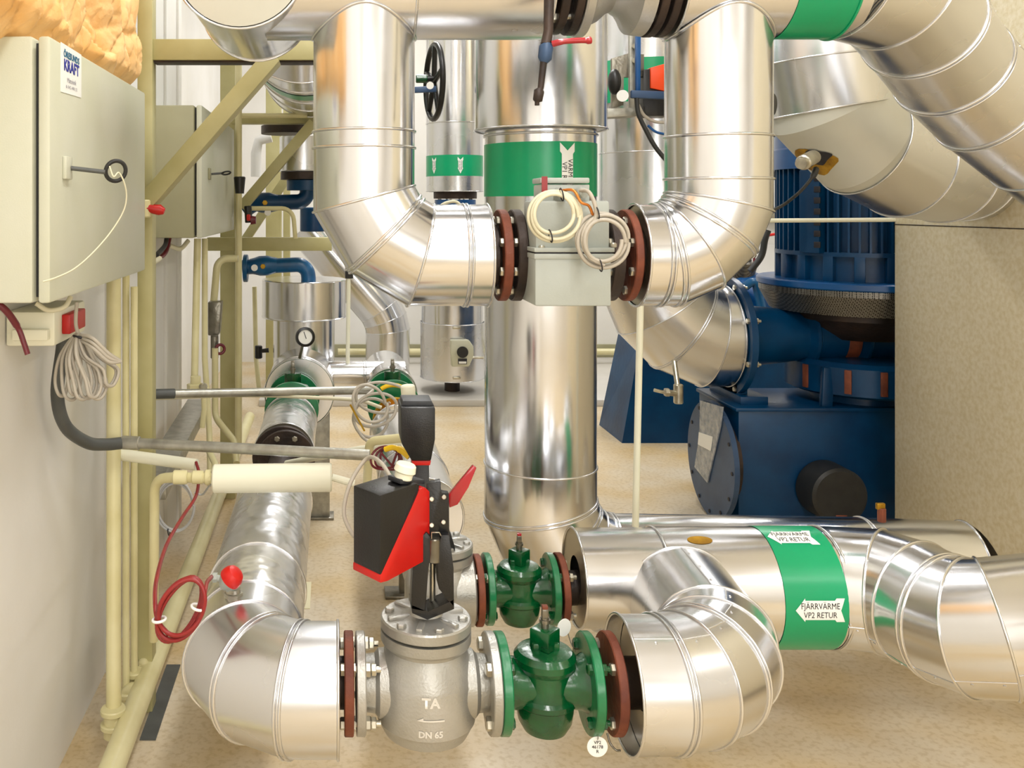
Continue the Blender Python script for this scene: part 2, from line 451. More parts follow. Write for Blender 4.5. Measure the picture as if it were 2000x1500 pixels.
def coil_pts(c, ax_u, ax_v, ru, rv, turns, jit=.004, seg=28, depth=None, phase=0, seed=0):
    rnd = random.Random(seed); c = Vector(c); out = []
    nrm = Vector(ax_u).cross(Vector(ax_v)).normalized()
    offs = [(rnd.uniform(-jit, jit), rnd.uniform(-jit, jit), rnd.uniform(-jit, jit), rnd.uniform(-jit, jit)) for _ in range(turns + 1)]
    for i in range(turns * seg + 1):
        t = i / seg; k = min(int(t), turns - 1); f = t - k; f = f * f * (3 - 2 * f)
        o = [offs[k][j] * (1 - f) + offs[k + 1][j] * f for j in range(4)]
        a = phase + 2 * PI * t
        out.append(c + Vector(ax_u) * (math.cos(a) * (ru + o[0]) + o[2]) + Vector(ax_v) * (math.sin(a) * (rv + o[1]) + o[3]) + nrm * ((depth or jit) * math.sin(a * 2.5 + k * 1.7)))
    return out
def finish():
    dg = bpy.context.evaluated_depsgraph_get(); dg.update()
    def allch(o):
        for c in o.children:
            yield c
            yield from allch(c)
    for r_ in ROOTS:
        bb = [c.matrix_world @ Vector(q) for c in allch(r_) if c.type == 'MESH' for q in c.bound_box]
        if not bb: continue
        base = V((min(q.x for q in bb) + max(q.x for q in bb)) / 2, (min(q.y for q in bb) + max(q.y for q in bb)) / 2, min(q.z for q in bb))
        r_.location = base
        for c in r_.children: c.location = c.location - base
    for o in TOPM:
        q = [Vector(v_.co) for v_ in o.data.vertices]
        if not q or o.get('kind') == 'structure': continue
        base = V((min(a.x for a in q) + max(a.x for a in q)) / 2, (min(a.y for a in q) + max(a.y for a in q)) / 2, min(a.z for a in q))
        o.data.transform(Matrix.Translation(-base)); o.location = base
        for c in o.children: c.location = c.location - base
# ================================================================ ROOM
WX = -0.73
struct(B().box2((-1.2, -3.5, -.1), (6.1, 9.0, 0)), 'floor', 'floor')
struct(B().box2((-1.2, -3.5, 3.7), (6.1, 9.0, 3.8)), 'ceiling', 'wall')
b = B().box2((WX - .3, -3.5, 0), (WX, 4.45, 3.7))
for y in (2.95, 3.25, 3.62, 3.98, 4.3): b.box2((WX - .002, y, 0), (WX + .012, y + .035, 3.7), .004)
struct(b, 'wall_left', 'wall')
struct(B().box2((-1.2, 4.45, 0), (-1.02, 9.0, 3.7)), 'wall_left_recess', 'wall')
struct(B().box2((-1.2, 8.8, 0), (6.1, 9.0, 3.7)), 'wall_back', 'wall')
struct(B().box2((6.0, -3.5, 0), (6.2, 9.0, 3.7)), 'wall_right', 'wall')
struct(B().box2((-1.2, -3.7, 0), (6.1, -3.5, 3.7)), 'wall_front', 'wall')
struct(B().box2((-.55, 6.85, 0), (6.0, 8.8, .05), .006), 'trim_1', 'plinth')
struct(B().box2((-.55, 8.76, .05), (6.0, 8.8, .17), .004), 'baseboard_back', 'cab2')
# grey steel unit on the right: its long side runs away from the viewer
u = thing('steel_unit', 'large grained grey steel unit filling the right edge, with one horizontal seam', 'machine housing')
XP = 2.438
B().box2((XP, .9, .12), (5.6, 4.0, 3.3), .004).ob('panel', 'panel', u)
ys = 1.415
B().box2((XP - .002, .9, ys - .002), (XP + .01, 4.0, ys + .002)).ob('seam', 'dark', u)
B().box2((XP + .05, 1.0, 0), (5.5, 3.9, .12)).ob('plinth', 'dark', u)

# ================================================================ INSULATED PIPES
Z0 = .567                                       # axis of the lower valve line
Y1, Y2 = 1.8, 2.25
# ---- A: left pipe coming along the wall and turning right to the silver valve
t = thing('insulated_pipe', 'foil clad pipe along left wall, its mitred elbow ending at the grey control valve', 'pipe')
XA, RA = -.185, .120
pz = .556
el = fillet([(.010, Y1, pz), (XA, Y1, pz), (XA, 2.02, pz)], .155, 3)
B().clad(el, RA, {0: 1, 1: 2, 2: 2, 3: 1, 4: 1}).ob('elbow_cladding', 'alu_soft', t, ang=14)
B().clad([(XA, 2.02, pz), (XA, 2.25, pz), (XA, 2.93, pz)], RA * .985, {1: 1, 2: 1}).ob('straight_cladding', 'alu_foil', t)
b = B(); b.lathe(frame((.006, Y1, pz), AX), [(.05, 0), (RA - .002, 0)], 48); b.ob('end_collar', 'cap', t)
B().lathe(frame((XA, 2.925, pz), AY), [(.05, 0), (RA - .003, 0)], 48).ob('end_collar', 'cap', t)
B().cyl((-.03, Y1, Z0), (.032, Y1, Z0), .047, seg=28).ob('bare_pipe', 'dark', t)
B().cyl((XA, 2.9, pz), (XA, 3.38, pz), .05, seg=28).ob('bare_pipe', 'dark', t)
flange(t, 'flange', (.022, Y1, Z0), AX, .093, .018, 'rust', 4, .0725, .0115, .052, phase=PI / 4)
flange(t, 'flange', (XA + .012, 3.40, pz + .002), AY, .108, .022, 'dark', 8, .085, .011, .05, phase=PI / 8)
# ---- A2: the same line beyond the flange pair
t = thing('insulated_pipe', 'crumpled foil pipe further along left wall, between bolted flange and pressure gauge', 'pipe')
b = B().clad([(XA, 3.50, pz), (XA, 3.78, pz), (XA, 4.02, pz)], .114, {0: 1, 2: 1}); b.ob('straight_cladding', 'alu_foil', t)
flange(t, 'flange', (XA, 3.44, pz), AY, .116, .02, 'dark')
B().lathe(frame((XA, 3.50, pz), AY), [(.04, 0), (.112, 0)], 48).ob('end_collar', 'cap', t)
# ---- big round jacket with drum above (strainer vessel)
t = thing('insulated_vessel', 'upright aluminium drum on a thick jacketed tee behind the pressure gauge', 'vessel')
XV = -.155
B().clad([(XV, 4.28, .625), (XV, 4.34, .625), (XV, 4.95, .625)], .160, {0: 1, 1: 1, 2: 1}).ob('tee_jacket', 'alu', t)
B().lathe(frame((XV, 4.282, .625), AY), [(.07, 0), (.158, 0)], 48).ob('end_collar', 'alu_soft', t)
XD, RD = xr(512, 675, 4.75)
zt, zb = H - 148 * (4.75 - .1) / F, H - 226 * 4.6 / F
B().lathe(frame((XD, 4.75, zb), AZ), [(RD * .7, 0), (RD, 0), (RD + .003, .004), (RD, .008), (RD, zt - zb - .006), (RD + .003, zt - zb - .003), (RD, zt - zb), (0, zt - zb)], 56).ob('drum', 'alu', t)
B().cyl((XD, 4.75, .66), (XD, 4.75, zb), .158, seg=48).ob('neck_jacket', 'alu', t)
br_ = fillet([(-.02, 4.62, .64), (.16, 4.62, .64), (.27, 4.62, .64)], 0, 1)
B().clad([(-.05, 4.62, .655), (.16, 4.62, .655), (.245, 4.62, .655), (.36, 4.62, .655)], .062, {1: 2, 2: 1}).ob('branch_cladding', 'alu', t)
# ---- B: second line, running straight away behind the actuators
t = thing('insulated_pipe', 'short foil clad pipe behind the black actuators, running back to the brass flange', 'pipe')
XB = .272
B().clad([(XB, 2.75, Z0), (XB, 3.1, Z0), (XB, 3.76, Z0)], .118, {0: 1, 1: 1, 2: 1}).ob('straight_cladding', 'alu', t)
B().clad([(XB, 3.76, Z0), (XB, 3.83, Z0)], [.116, .085]).ob('end_cone', 'alu', t)
B().lathe(frame((XB, 2.752, Z0), AY), [(.04, 0), (.116, 0)], 40).ob('end_collar', 'alu_soft', t)
B().cyl((XB, 3.83, Z0), (XB, 3.99, Z0), .078, .06, 32).ob('reducer', 'copper', t)
flange(t, 'flange', (XB, 3.98, Z0), AY, .10, .02, 'brass', 8, .08, .011, .05, phase=PI / 8)
t = thing('insulated_pipe', 'round jacket end behind the far green valve with yellow tape', 'pipe')
B().clad([(XB + .01, 4.40, .60), (XB + .01, 4.44, .60), (XB + .01, 4.95, .60)], .118, {0: 1, 1: 1}).ob('straight_cladding', 'alu', t)
B().lathe(frame((XB + .01, 4.402, .60), AY), [(.04, 0), (.116, 0)], 40).ob('end_collar', 'alu_soft', t)
# ---- D: big horizontal pipe, lower right
t = thing('insulated_pipe', 'thick horizontal aluminium clad pipe at lower right with green band and return labels', 'pipe')
zc1, rc1 = zr(1030, 1228, Y2); zc2, rc2 = zr(1028, 1268, Y2)
kx = lambda px: S(px - VX, 2.125)
xa, xb = kx(1150), kx(1318)
B().clad([(xa, Y2, zc1), (xb + .01, Y2, zc1)], rc1, {0: 1}).ob('narrow_cladding', 'alu', t)
B().lathe(frame((xa + .002, Y2, zc1), AX), [(.05, 0), (rc1 - .001, 0)], 48).ob('end_collar', 'cap', t)
ce = [V(1.190, Y2, zc2), V(1.218, Y2, zc2)]
for px, py, d in ((1722, 1156, 2.20), (1790, 1180, 2.13), (1850, 1212, 2.05), (1898, 1228, 2.0), (1945, 1228, 1.97), (2130, 1212, 1.95)): ce.append(P(px, py - 3, d))
XEb = 1.191
B().clad([(xb, Y2, zc2), (kx(1525), Y2, zc2), (XEb, Y2, zc2)], rc2, {0: 1}).ob('straight_cladding', 'alu', t)
B().clad(ce, rc2 + .001, {0: 2, 2: 1, 3: 1, 4: 2, 5: 1, 6: 1, 7: 1}, lap=(0, -1, -.25)).ob('elbow_cladding', 'alu', t, ang=10)
B().lathe(frame((xb + .001, Y2, zc2), AX), [(rc1 - .002, 0), (rc2, 0)], 48).ob('step_ring', 'alu', t)
# rivets / screws along the lap seam of the elbow
RB = rc2 + .0015
B().clad([(1.038, Y2, zc2), (1.183, Y2, zc2)], RB).ob('green_band', 'band', t)
def on_x(cx, th0, R=RB + .001, zc=None, Y=Y2):
    zc = zc2 if zc is None else zc
    return lambda u, v_: V(cx + u, Y - R * math.cos(th0 + v_ / R), zc + R * math.sin(th0 + v_ / R))
AR = [(-.06, 0), (-.035, .026), (-.035, .021), (.058, .021), (.046, 0), (.058, -.021), (-.035, -.021), (-.035, -.026)]
AR = [(-.057, 0), (-.034, .027), (-.034, .022), (.034, .022), (.038, .027), (.057, .027), (.047, 0), (.057, -.027), (.038, -.027), (.034, -.022), (-.034, -.022), (-.034, -.027)]
for cx, th in ((1.1165, math.radians(1)), (1.10, math.radians(74))):
    cxx = cx
    a_ = sheet(AR, on_x(cxx, th), 'arrow_label', 'white', t)
    lettering('FJÄRRVÄRME', .0195, on_x(cxx, th + .009 / RB, RB + .0016), 'lettering', 'ink', a_, sx=.80)
    lettering('VP2 RETUR', .0195, on_x(cxx, th - .011 / RB, RB + .0016), 'lettering', 'ink', a_, sx=.80)
# inspection hole in the top of the pipe
fnh = on_x(kx(1393) , math.radians(70), rc2 + .001)
sheet([(x * .030, y * .014) for x, y in disc_poly(1)], fnh, 'inspection_hole', 'wool', t)
# ---- E: elbow joining it from the green front valve
t = thing('insulated_elbow', 'bulbous mitred aluminium elbow in the right foreground, open end facing the green valve', 'pipe')
XE, RE = .797, .124
pe = [(.567, Y1, .566), (.60, Y1, .566), (XE, Y1, .566), (XE, 2.2, .566)]
pe = fillet([(.567, Y1, .566), (XE, Y1, .566), (XE + .02, 2.16, .575)], .19, 5)
B().clad(pe, RE, {0: 1, 1: 2, 2: 1, 3: 2, 4: 1, 5: 1, 6: 1}, lap=(0, -.5, 1)).ob('elbow_cladding', 'alu_soft', t, ang=10)
B().lathe(frame((.60, Y1, .566), AX), [(.05, 0), (RE - .002, 0)], 48).ob('end_collar', 'cap', t)
B().cyl((.548, Y1, Z0), (.66, Y1, Z0), .047, seg=28).ob('bare_pipe', 'dark', t)
# lap strip screwed along the top
flange(t, 'flange', (.534, Y1, Z0), AX, .093, .018, 'rust', 4, .0725, .0115, .004, phase=PI / 4)
# ---- F: the U in the middle
YU = 2.1; ku = YU / F
XL, RL = xr(612, 810, YU); XR_, RR = xr(1303, 1505, YU); RR = (RL + RR) / 2
zU = 1.3855; zTop = 2.015; RT = .139
def zp(py, d=YU): return H + (VY - py) * d / F
def xp(px, d=2.02): return (px - VX) * d / F
def saddle(b, X, r, R, zc, z_end, seg=72, lift=0):
    """vertical branch cut to the belly of a horizontal pipe of radius R"""
    top, bot = [], []
    for k in range(seg):
        a = 2 * PI * k / seg; x = X + r * math.cos(a); y = r * math.sin(a)
        z = zc - math.sqrt(max(R * R - y * y, 0)) + lift
        top.append(V(x, YU + y, z)); bot.append(V(x, YU + y, z_end))
    A = [b.bm.verts.new(q) for q in top]; C = [b.bm.verts.new(q) for q in bot]
    for k in range(seg): b.face((A[k], A[(k + 1) % seg], C[(k + 1) % seg], C[k]))
    cen = V(X, YU, 0)
    b.tube([q + V((q.x - X) * .02, (q.y - YU) * .02, 0) for q in top], .003, 8, closed=True)
    return b
def upipe(label, X, r, side, bx, seams, n, R):
    t = thing('insulated_pipe', label, 'pipe')
    zt1 = zp(386)
    b = saddle(B(), X, r, RT, zTop, zt1)
    for z in seams:
        b.torus(frame((X, YU, z), AZ), r + .001, .0032, 72)
    b.ob('riser_cladding', 'alu', t)
    s_ = side
    p = fillet([(X, YU, zt1), (X, YU, zU), (bx, YU, zU)], R, n)
    bd = {}
    for i in range(1, len(p)): bd[i] = 2 if i % 2 == 0 else 1
    bd[len(p) - 1] = 1
    b = B().clad(p, r, bd)
    c2 = bx - .05 * s_
    for dx in (-.004, .004): b.torus(frame((c2 + dx, YU, zU), AX), r + .001, .003, 64)
    b.ob('elbow_cladding', 'alu', t, ang=10)
    B().lathe(frame((bx - .004 * s_, YU, zU), AX), [(.06, 0), (r - .002, 0)], 48).ob('end_collar', 'cap', t)
    return t
tU1 = upipe('left riser of the big aluminium U pipe, curving right to rusty flanges', XL, RL, 1, xp(962), (zp(258), zp(290)), 3, .175)
tU2 = upipe('right riser of the big aluminium U pipe, curving left to rusty flanges', XR_, RL, -1, xp(1262), (zp(268), zp(350)), 4, .15)
B().cyl((xp(940), YU, zU), (xp(978), YU, zU), .075, seg=32).ob('bare_pipe', 'dark', tU1)
B().cyl((xp(1250), YU, zU), (xp(1275), YU, zU), .075, seg=32).ob('bare_pipe', 'dark', tU2)
B().lathe(frame((xp(968), YU, zU), AX), [(.05, 0), (.058, 0), (.075, .02), (.0, .02)], 32).ob('weld_neck', 'dark', tU1)
flange(tU1, 'flange', (xp(983), YU, zU), AX, .104, .020, 'rust', 8, .084, .0105, .052, phase=PI / 8)
flange(tU2, 'flange', (xp(1237), YU, zU), AX, .104, .018, 'rust', 8, .084, .0105, .004, phase=PI / 8)
# ---- top header left, with round capped drum pointing at the viewer
t = thing('insulated_header', 'horizontal aluminium header along the top edge, left of the black flanges', 'pipe')
b = B().clad([(-.15, YU, zTop), (xp(812), YU, zTop)], RT, {1: 1})
b.ob('straight_cladding', 'alu', t)
b = B().clad([(xp(812), YU, zTop), (xp(1078), YU, zTop)], RT * .99, {1: 1}); b.ob('straight_cladding', 'alu_soft', t)
B().lathe(frame((xp(1077), YU, zTop), AX), [(.05, 0), (RT * .985, 0)], 48).ob('end_collar', 'cap', t)
t = thing('insulated_drum', 'capped drum pointing at viewer, top left, white round end plate', 'pipe')
RDm = .141; Xd = -.198
B().clad([(Xd, 1.95, zTop), (Xd, 2.39, zTop)], RDm, {0: 1, 1: 1}).ob('drum_cladding', 'alu', t)
B().lathe(frame((Xd, 1.952, zTop), AY), [(0, -.004), (RDm - .004, 0)], 56).ob('end_plate', 'bare', t)
B().lathe(frame((Xd, 2.388, zTop), AY), [(0, 0), (RDm - .002, 0)], 48).ob('back_plate', 'alu', t)
# ---- top header right, green band, big mitred sweep to lower right
t = thing('insulated_header', 'thick aluminium header at top right with green band, sweeping down right', 'pipe')
zTR = zTop + .004
B().clad([(xp(1333), YU, zTR), (xp(1690), YU, zTR)], RT, {0: 1}).ob('straight_cladding', 'alu_soft', t)
B().lathe(frame((xp(1334), YU, zTR), AX), [(.05, 0), (RT - .002, 0)], 48).ob('end_collar', 'cap', t)
B().clad([(xp(1545), YU, zTR), (xp(1664), YU, zTR)], RT + .0015, {1: 1}).ob('green_band', 'band', t)
ce = [V(xp(1690), YU, zTR)] + [P(px, py, d) for px, py, d in ((1745, -18, 2.14), (1800, 50, 2.25), (1858, 132, 2.36), (1930, 205, 2.42), (2030, 285, 2.46), (2150, 375, 2.5))]
B().clad(ce, RT + .001, {0: 2, 1: 1, 2: 2, 3: 2, 4: 2, 5: 1}, lap=(.5, -.6, .6)).ob('elbow_cladding', 'alu_soft', t, ang=10)
# ---- pipe behind it with the opened jacket
t = thing('insulated_pipe', 'pipe at upper right with opened jacket showing white inner shell and yellow wool', 'pipe')
pts = [P(1600, -140, 3.0), P(1604, 118, 3.0), P(1620, 213, 3.0), P(1683, 280, 3.02), P(1765, 322, 3.08), P(1838, 335, 3.2), P(1878, 336, 3.35), P(1905, 338, 3.47)]
RG = .176
B().clad(pts[:3], RG, {1: 1, 2: 1}).ob('upper_cladding', 'alu_soft', t, ang=10)
B().clad(pts[1:5], RG * .985).ob('inner_shell', 'bare', t)
B().clad(pts[3:], RG, {0: 1, 1: 1, 2: 1, 3: 1}).ob('lower_cladding', 'alu_soft', t, ang=10)
b = B()
def ell(px, py, d, a, c, rot, rough=.0):
    n = 22; out = []
    for k in range(n):
        q = 2 * PI * k / n; x = a * math.cos(q) * (1 + rough * math.sin(5 * q)); y = c * math.sin(q) * (1 + rough * math.cos(3 * q))
        out.append((px + x * math.cos(rot) - y * math.sin(rot), py + x * math.sin(rot) + y * math.cos(rot)))
    return out
axd = (pts[3] - pts[2]).normalized()
def hole(name, m, cu, ca, hu, ha, rr, rough):
    mid = pts[2] + (pts[3] - pts[2]) * ca
    toc = (V(0, 0, H) - mid); toc = (toc - axd * toc.dot(axd)).normalized(); sd = axd.cross(toc).normalized()
    R = RG * .986 + rr
    def fn(u_, v_):
        a = cu + u_ / R
        return mid + axd * v_ + (toc * math.cos(a) + sd * math.sin(a)) * R
    poly = [(hu * math.cos(q) * (1 + rough * math.sin(3 * q)), ha * math.sin(q) * (1 + rough * math.cos(4 * q))) for q in [2 * PI * k / 24 for k in range(24)]]
    return sheet(poly, fn, name, m, t)
B().cyl(P(1490, 205, 2.7), P(1508, 205, 2.68), S(27, 2.7), seg=28, bev=.006).ob('black_plug', 'black', t)
hole('black_lining', 'ink', .80, .32, .05, .03, .0025, .2)
HS = hole('torn_opening', 'wool', .98, .42, .085, .055, .001, .14)
b = B().cyl(P(1590, 306, 2.86), P(1568, 318, 2.80), S(14, 2.8), S(15, 2.8), 20, .004)
b.cyl(P(1568, 318, 2.80), P(1564, 320, 2.79), S(11, 2.8), None, 16).ob('sensor_fitting', 'steel', t)
B().tube(smooth_path([P(1594, 330, 2.84), P(1588, 344, 2.82), P(1565, 372, 2.84), P(1535, 397, 2.9), P(1512, 410, 3.0)], 6), [S(6, 2.8)] * 7 + [S(3.2, 2.8)] * 18, 8).ob('sensor_cable', 'rubber', t)
# ---- G: central vertical pipe with drum and green band
t = thing('insulated_pipe', 'central vertical aluminium pipe, green band at top, elbow at floor running right', 'pipe')
YG = 2.9; XG, RGc = xr(946, 1166, YG)
zg = lambda py: zp(py, YG)
XG2 = S(1893 - VX, 2.8)
p = fillet([(XG, YG, zg(905)), (XG, YG, .35), (XG + 1.0, YG - .05, .352), (XG2, 2.8, .358)], [.245, .0], 4)
pe_, ps_ = p[:6], p[5:]
B().clad([(XG, YG, zg(240)), (XG, YG, zg(905))], RGc, {1: 1}).ob('riser_cladding', 'alu', t)
B().clad(pe_, RGc + .001, {1: 2, 2: 2, 3: 1, 4: 2, 5: 1}).ob('elbow_cladding', 'alu', t, ang=10)
B().clad(ps_, RGc, {0: 1, 1: 1, len(ps_) - 1: 1}).ob('straight_cladding', 'alu', t)
B().lathe(frame((XG2, 2.8, .358), AX), [(0, 0), (RGc, 0)], 40).ob('end_plate', 'cap', t)
bd_ = B().clad([(XG, YG, zg(283)), (XG, YG, zg(384))], RGc + .0015); bd_.ob('green_band', 'band', t)
XH, RH = xr(926, 1186, YG)
b = B().clad([(XG, YG, zg(255)), (XG, YG, 2.6)], RH, {0: 1}); b.ob('upper_drum', 'alu', t)
b = B().lathe(frame((XG, YG, zg(252)), AZ), [(RGc, -.012), (RH, 0)], 56); b.torus(frame((XG, YG, zg(266)), AZ), RGc + .002, .004, 56); b.ob('drum_collar', 'alu_soft', t)
def on_z(c, R, ph): # u round the pipe, v up
    return lambda u_, v_: V(c[0] + R * math.sin(ph + u_ / R), c[1] - R * math.cos(ph + u_ / R), c[2] + v_)
def varrow(root, c, R, ph, L_, W_, up, lines, fs, sx=.8, cap='arrow_label'):
    # an arrow along z: local (a along the arrow from tip, b across)
    poly = [(-L_ / 2, 0), (-L_ / 2 + W_, W_ * .5), (-L_ / 2 + W_, W_ * .38), (L_ / 2 - W_ * .7, W_ * .38), (L_ / 2 - W_ * .55, W_ * .5), (L_ / 2, W_ * .5), (L_ / 2 - W_ * .5, 0), (L_ / 2, -W_ * .5), (L_ / 2 - W_ * .55, -W_ * .5), (L_ / 2 - W_ * .7, -W_ * .38), (-L_ / 2 + W_, -W_ * .38), (-L_ / 2 + W_, -W_ * .5)]
    f0 = on_z(c, R + .001, ph); f1 = on_z(c, R + .0018, ph)
    sg = 1 if up else -1       # tip towards +z when up
    a_ = sheet(poly, lambda x, y: f0(y, -x * sg), cap, 'white', root)
    for txt, off in lines:     # text reads downwards
        lettering(txt, fs, lambda x, y, o=off: f1(y + o, -x), 'lettering', 'ink', a_, sx=sx)
varrow(t, (XG, YG, zg(352)), RGc + .0015, math.radians(14.5), .215, .048, False, (('VÄRME PRIM.', .0085), ('VP1 RETUR', -.0105)), .0225, .9)
# ---- H: vertical pipe at the back turning into the pump
t = thing('insulated_pipe', 'thick vertical pipe behind the U, its wide elbow turning into the blue pump', 'pipe')
YH = 4.5; XHp, RHp, zH = 1.555, .245, .862
p = fillet([(XHp, YH, zp(300, YH)), (XHp, YH, zH), (xp(1447, 4.33), YH, zH)], .34, 4)
B().clad(p, RHp, {1: 2, 2: 1, 3: 2, 4: 1, 5: 2, 6: 1}).ob('elbow_cladding', 'alu_soft', t, ang=10)
B().clad([(XHp, YH, zp(228, YH)), (XHp, YH, zp(300, YH))], RHp, {1: 1}).ob('riser_cladding', 'alu', t)
B().clad([(XHp - .02, YH, 2.9), (XHp - .02, YH, zp(228, YH))], RHp + .035, {1: 1}).ob('upper_drum', 'alu', t)
B().clad([(XHp - .02, YH, zp(208, YH)), (XHp - .02, YH, zp(128, YH))], RHp + .037).ob('green_band', 'band', t)
B().lathe(frame((xp(1446, 4.33), YH, zH), AX), [(0, 0), (RHp - .002, 0)], 40).ob('end_collar', 'rust', t)
q = P(1325, 765, 4.28)
B().cyl(q, q + V(0, .06, .15), .012, seg=12).ob('drain_stub', 'steel', t)
B().cyl(q + V(0, 0, .035), q - V(0, 0, .055), .022, seg=16, bev=.004).cyl(q - V(0, 0, .01), q + V(-.06, -.02, .0), .014, seg=12).hexa(q + V(-.05, -.015, 0), (-1, 0, 0), .02, .02).cyl(q + V(-.07, -.02, 0), q + V(-.12, -.02, .012), .008, seg=8).ob('drain_valve', 'steel', t)
tg_ = thing('rusty_fitting', 'small rusty pipe fitting on top of the rear lower pipe beside the steel unit', 'fitting')
q = P(1722, 1000, 2.80)
B().cyl(q - V(0, 0, .03), q + V(0, 0, .012), .012, seg=12, bev=.002).ob('nipple', 'rust', tg_)
B().box(q + V(-.004, 0, .018), (.026, .012, .02), .003).ob('cap', 'brass', tg_)
# ---- K: two parts of the far pipe
t = thing('insulated_pipe', 'distant vertical pipe with small green band, above the blue shut-off valve', 'pipe')
XK, RK = xr(832, 944, 6.0)
B().clad([(XK, 6, 3.2), (XK, 6, zp(242, 6))], RK, {1: 1}).ob('upper_cladding', 'alu', t)
B().clad([(XK, 6, zp(242, 6)), (XK, 6, zp(374, 6))], RK * .985, {1: 1}).ob('lower_cladding', 'alu_soft', t)
B().clad([(XK, 6, zp(305, 6)), (XK, 6, zp(345, 6))], RK * .985 + .002).ob('green_band', 'band', t)
for ph in (-52, 4):
    varrow(t, (XK, 6, zp(325, 6)), RK * .985 + .0025, math.radians(ph), .105, .036, False, (('VÄRME PRIM.', .005), ('VP1 TILLOPP', -.007)), .0125, .85)
for z in (zp(242, 6), zp(100, 6)): B().box((XK + .145, 6 - .13, z), (.03, .02, .025), .003).ob('jacket_clip', 'steel', t)
t = thing('insulated_jacket', 'low aluminium jacket with small grey gearbox, standing at the rear plinth', 'pipe')
XJ, RJ = xr(821, 946, 7.2)
B().clad([(XJ, 7.2, zp(745, 7.0)), (XJ, 7.2, zp(628, 7.2))], RJ, {0: 1, 1: 1}).ob('lower_jacket', 'alu_soft', t)
B().clad([(XJ, 7.2, zp(628, 7.2)), (XJ, 7.2, zp(400, 7.2))], RJ * .97, {}).ob('upper_jacket', 'alu', t)
B().lathe(frame((XJ, 7.2, zp(745, 7.0)), AZ), [(0, 0), (RJ - .002, 0)], 40).ob('base_plate', 'dark', t)
for z in (zp(640, 6.95), zp(738, 6.95)): B().box((XJ, 7.2 - RJ - .01, z), (.06, .015, .02), .004).ob('jacket_clip', 'steel', t)
B().cyl((XJ, 7.2, .05), (XJ, 7.2, .2), .06, seg=16).ob('leg', 'dark', t)
yk = 7.2 - RJ - .02
b = B().prism(frame((xp(901, yk), yk, zp(688, yk)), -AY, AX), [(-.08, -.1), (.05, -.1), (.085, -.02), (.085, .05), (.05, .1), (-.09, .1), (-.085, 0)], .06, .01); b.ob('gearbox', 'cab', t)
B().cyl((xp(901, yk), yk - .05, zp(685, yk)), (xp(901, yk), yk - .075, zp(685, yk)), .042, seg=24).ob('dial', 'black', t)
sg = B().box((xp(901, yk), yk - .064, zp(703, yk)), (.066, .006, .04)).ob('type_plate', 'ink', t)
B().box((xp(901, yk), yk - .068, zp(705, yk)), (.056, .004, .016)).ob('plate_text_field', 'white', sg)
B().cyl((xp(915, yk), yk - .03, zp(697, yk)), (xp(943, yk), yk - .03, zp(697, yk)), .01, seg=8).ob('shaft', 'steel', t)
# ---- L: diagonal pipe at the back
t = thing('insulated_pipe', 'distant aluminium pipe slanting down right then dropping vertically to floor', 'pipe')
d_ = 7.6
p = fillet([P(600, 440, d_), P(758, 622, d_), P(756, 743, d_)], .38, 3)
B().clad(p, S(43, d_), {1: 1, 2: 1, 3: 1, 4: 1, 0: 1}, br=.003).ob('elbow_cladding', 'alu', t, ang=10)
# ---- elbow with green band at upper left
t = thing('insulated_pipe', 'shiny aluminium pipe with thin green band behind the diagonal steel brace, top left', 'pipe')
xq, zq, rq = S(606 - VX, 4.6), H + S(262, 4.6), .232
q = lambda d: V(xq, d, zq)
p = [V(xq, 3.34, 3.0)] + [V(xq, 3.34, zq + .1), V(xq, 3.42, zq), q(3.6), q(3.98), q(4.3), q(4.6)]
B().clad(p, rq, {2: 1, 3: 1, 4: 2, 5: 1, 6: 1}).ob('elbow_cladding', 'alu', t, ang=10)
B().clad([q(3.70), q(3.86)], rq + .002).ob('green_band', 'band', t)
B().lathe(frame(q(4.6), AY), [(0, 0), (rq, 0), (rq - .02, .12), (0, .12)], 48).ob('end_collar', 'dark', t)  # dark collar paints in the shade at the pipe's far end
# ================================================================ VALVES
def gate_valve(label, c, s, Xr=None, tip='rust', group=None, far=False):
    """wedge gate valve, axis along local X"""
    t = thing('gate_valve', label, 'valve', group)
    X = Matrix.Translation(Vector(c)) @ (Xr or Matrix.Identity(4)) @ Matrix.Scale(s, 4)
    b = B(X)
    b.lathe(Matrix.Identity(4), [(0, -.098), (.024, -.097), (.042, -.088), (.052, -.070), (.055, -.050), (.056, -.036), (.0615, -.031), (.0615, -.022), (.055, -.016), (.052, .0), (.053, .030), (.060, .042), (.060, .054), (.052, .064), (.034, .069), (0, .07)], 40)
    b.lathe(frame((-.095, 0, 0), AX), [(.056, .014), (.048, .03), (.045, .07), (.045, .12), (.048, .16), (.056, .176)], 32)
    for sx in (-1, 1):      # raised shoulders on the body
        b.sphere((.036 * sx, -.018, .050), .018, (1, 1.2, .9), 12)
    b.ob('body', 'green', t)
    b = B(X); b.box((0, 0, .088), (.043, .043, .038), .003, Matrix.Rotation(PI / 4, 3, 'Z')); b.box((0, 0, .074), (.052, .03, .016), .003); b.ob('gland', 'green', t)
    b = B(X).cyl((0, 0, .100), (0, 0, .128), .0075, .0085, 14).cyl((0, 0, .118), (0, 0, .124), .011, None, 14)
    b.box((0, 0, .136), (.0125, .0125, .018), .002).ob('stem', 'castdark', t)
    b = B(X).box((0, 0, .1475), (.011, .011, .007), .001).ob('stem_tip', tip, t)
    for sx in (-1, 1):
        p = X @ V(.077 * sx, 0, 0); ax = (X.to_3x3() @ V(sx, 0, 0)).normalized()
        flange(t, 'flange', p, ax, .0925 * s, .018 * s, 'greenflange', 0 if far else 4, .0725 * s, .0115 * s, .020 * s, 'green', phase=PI / 4)
    return t
XC = .1815
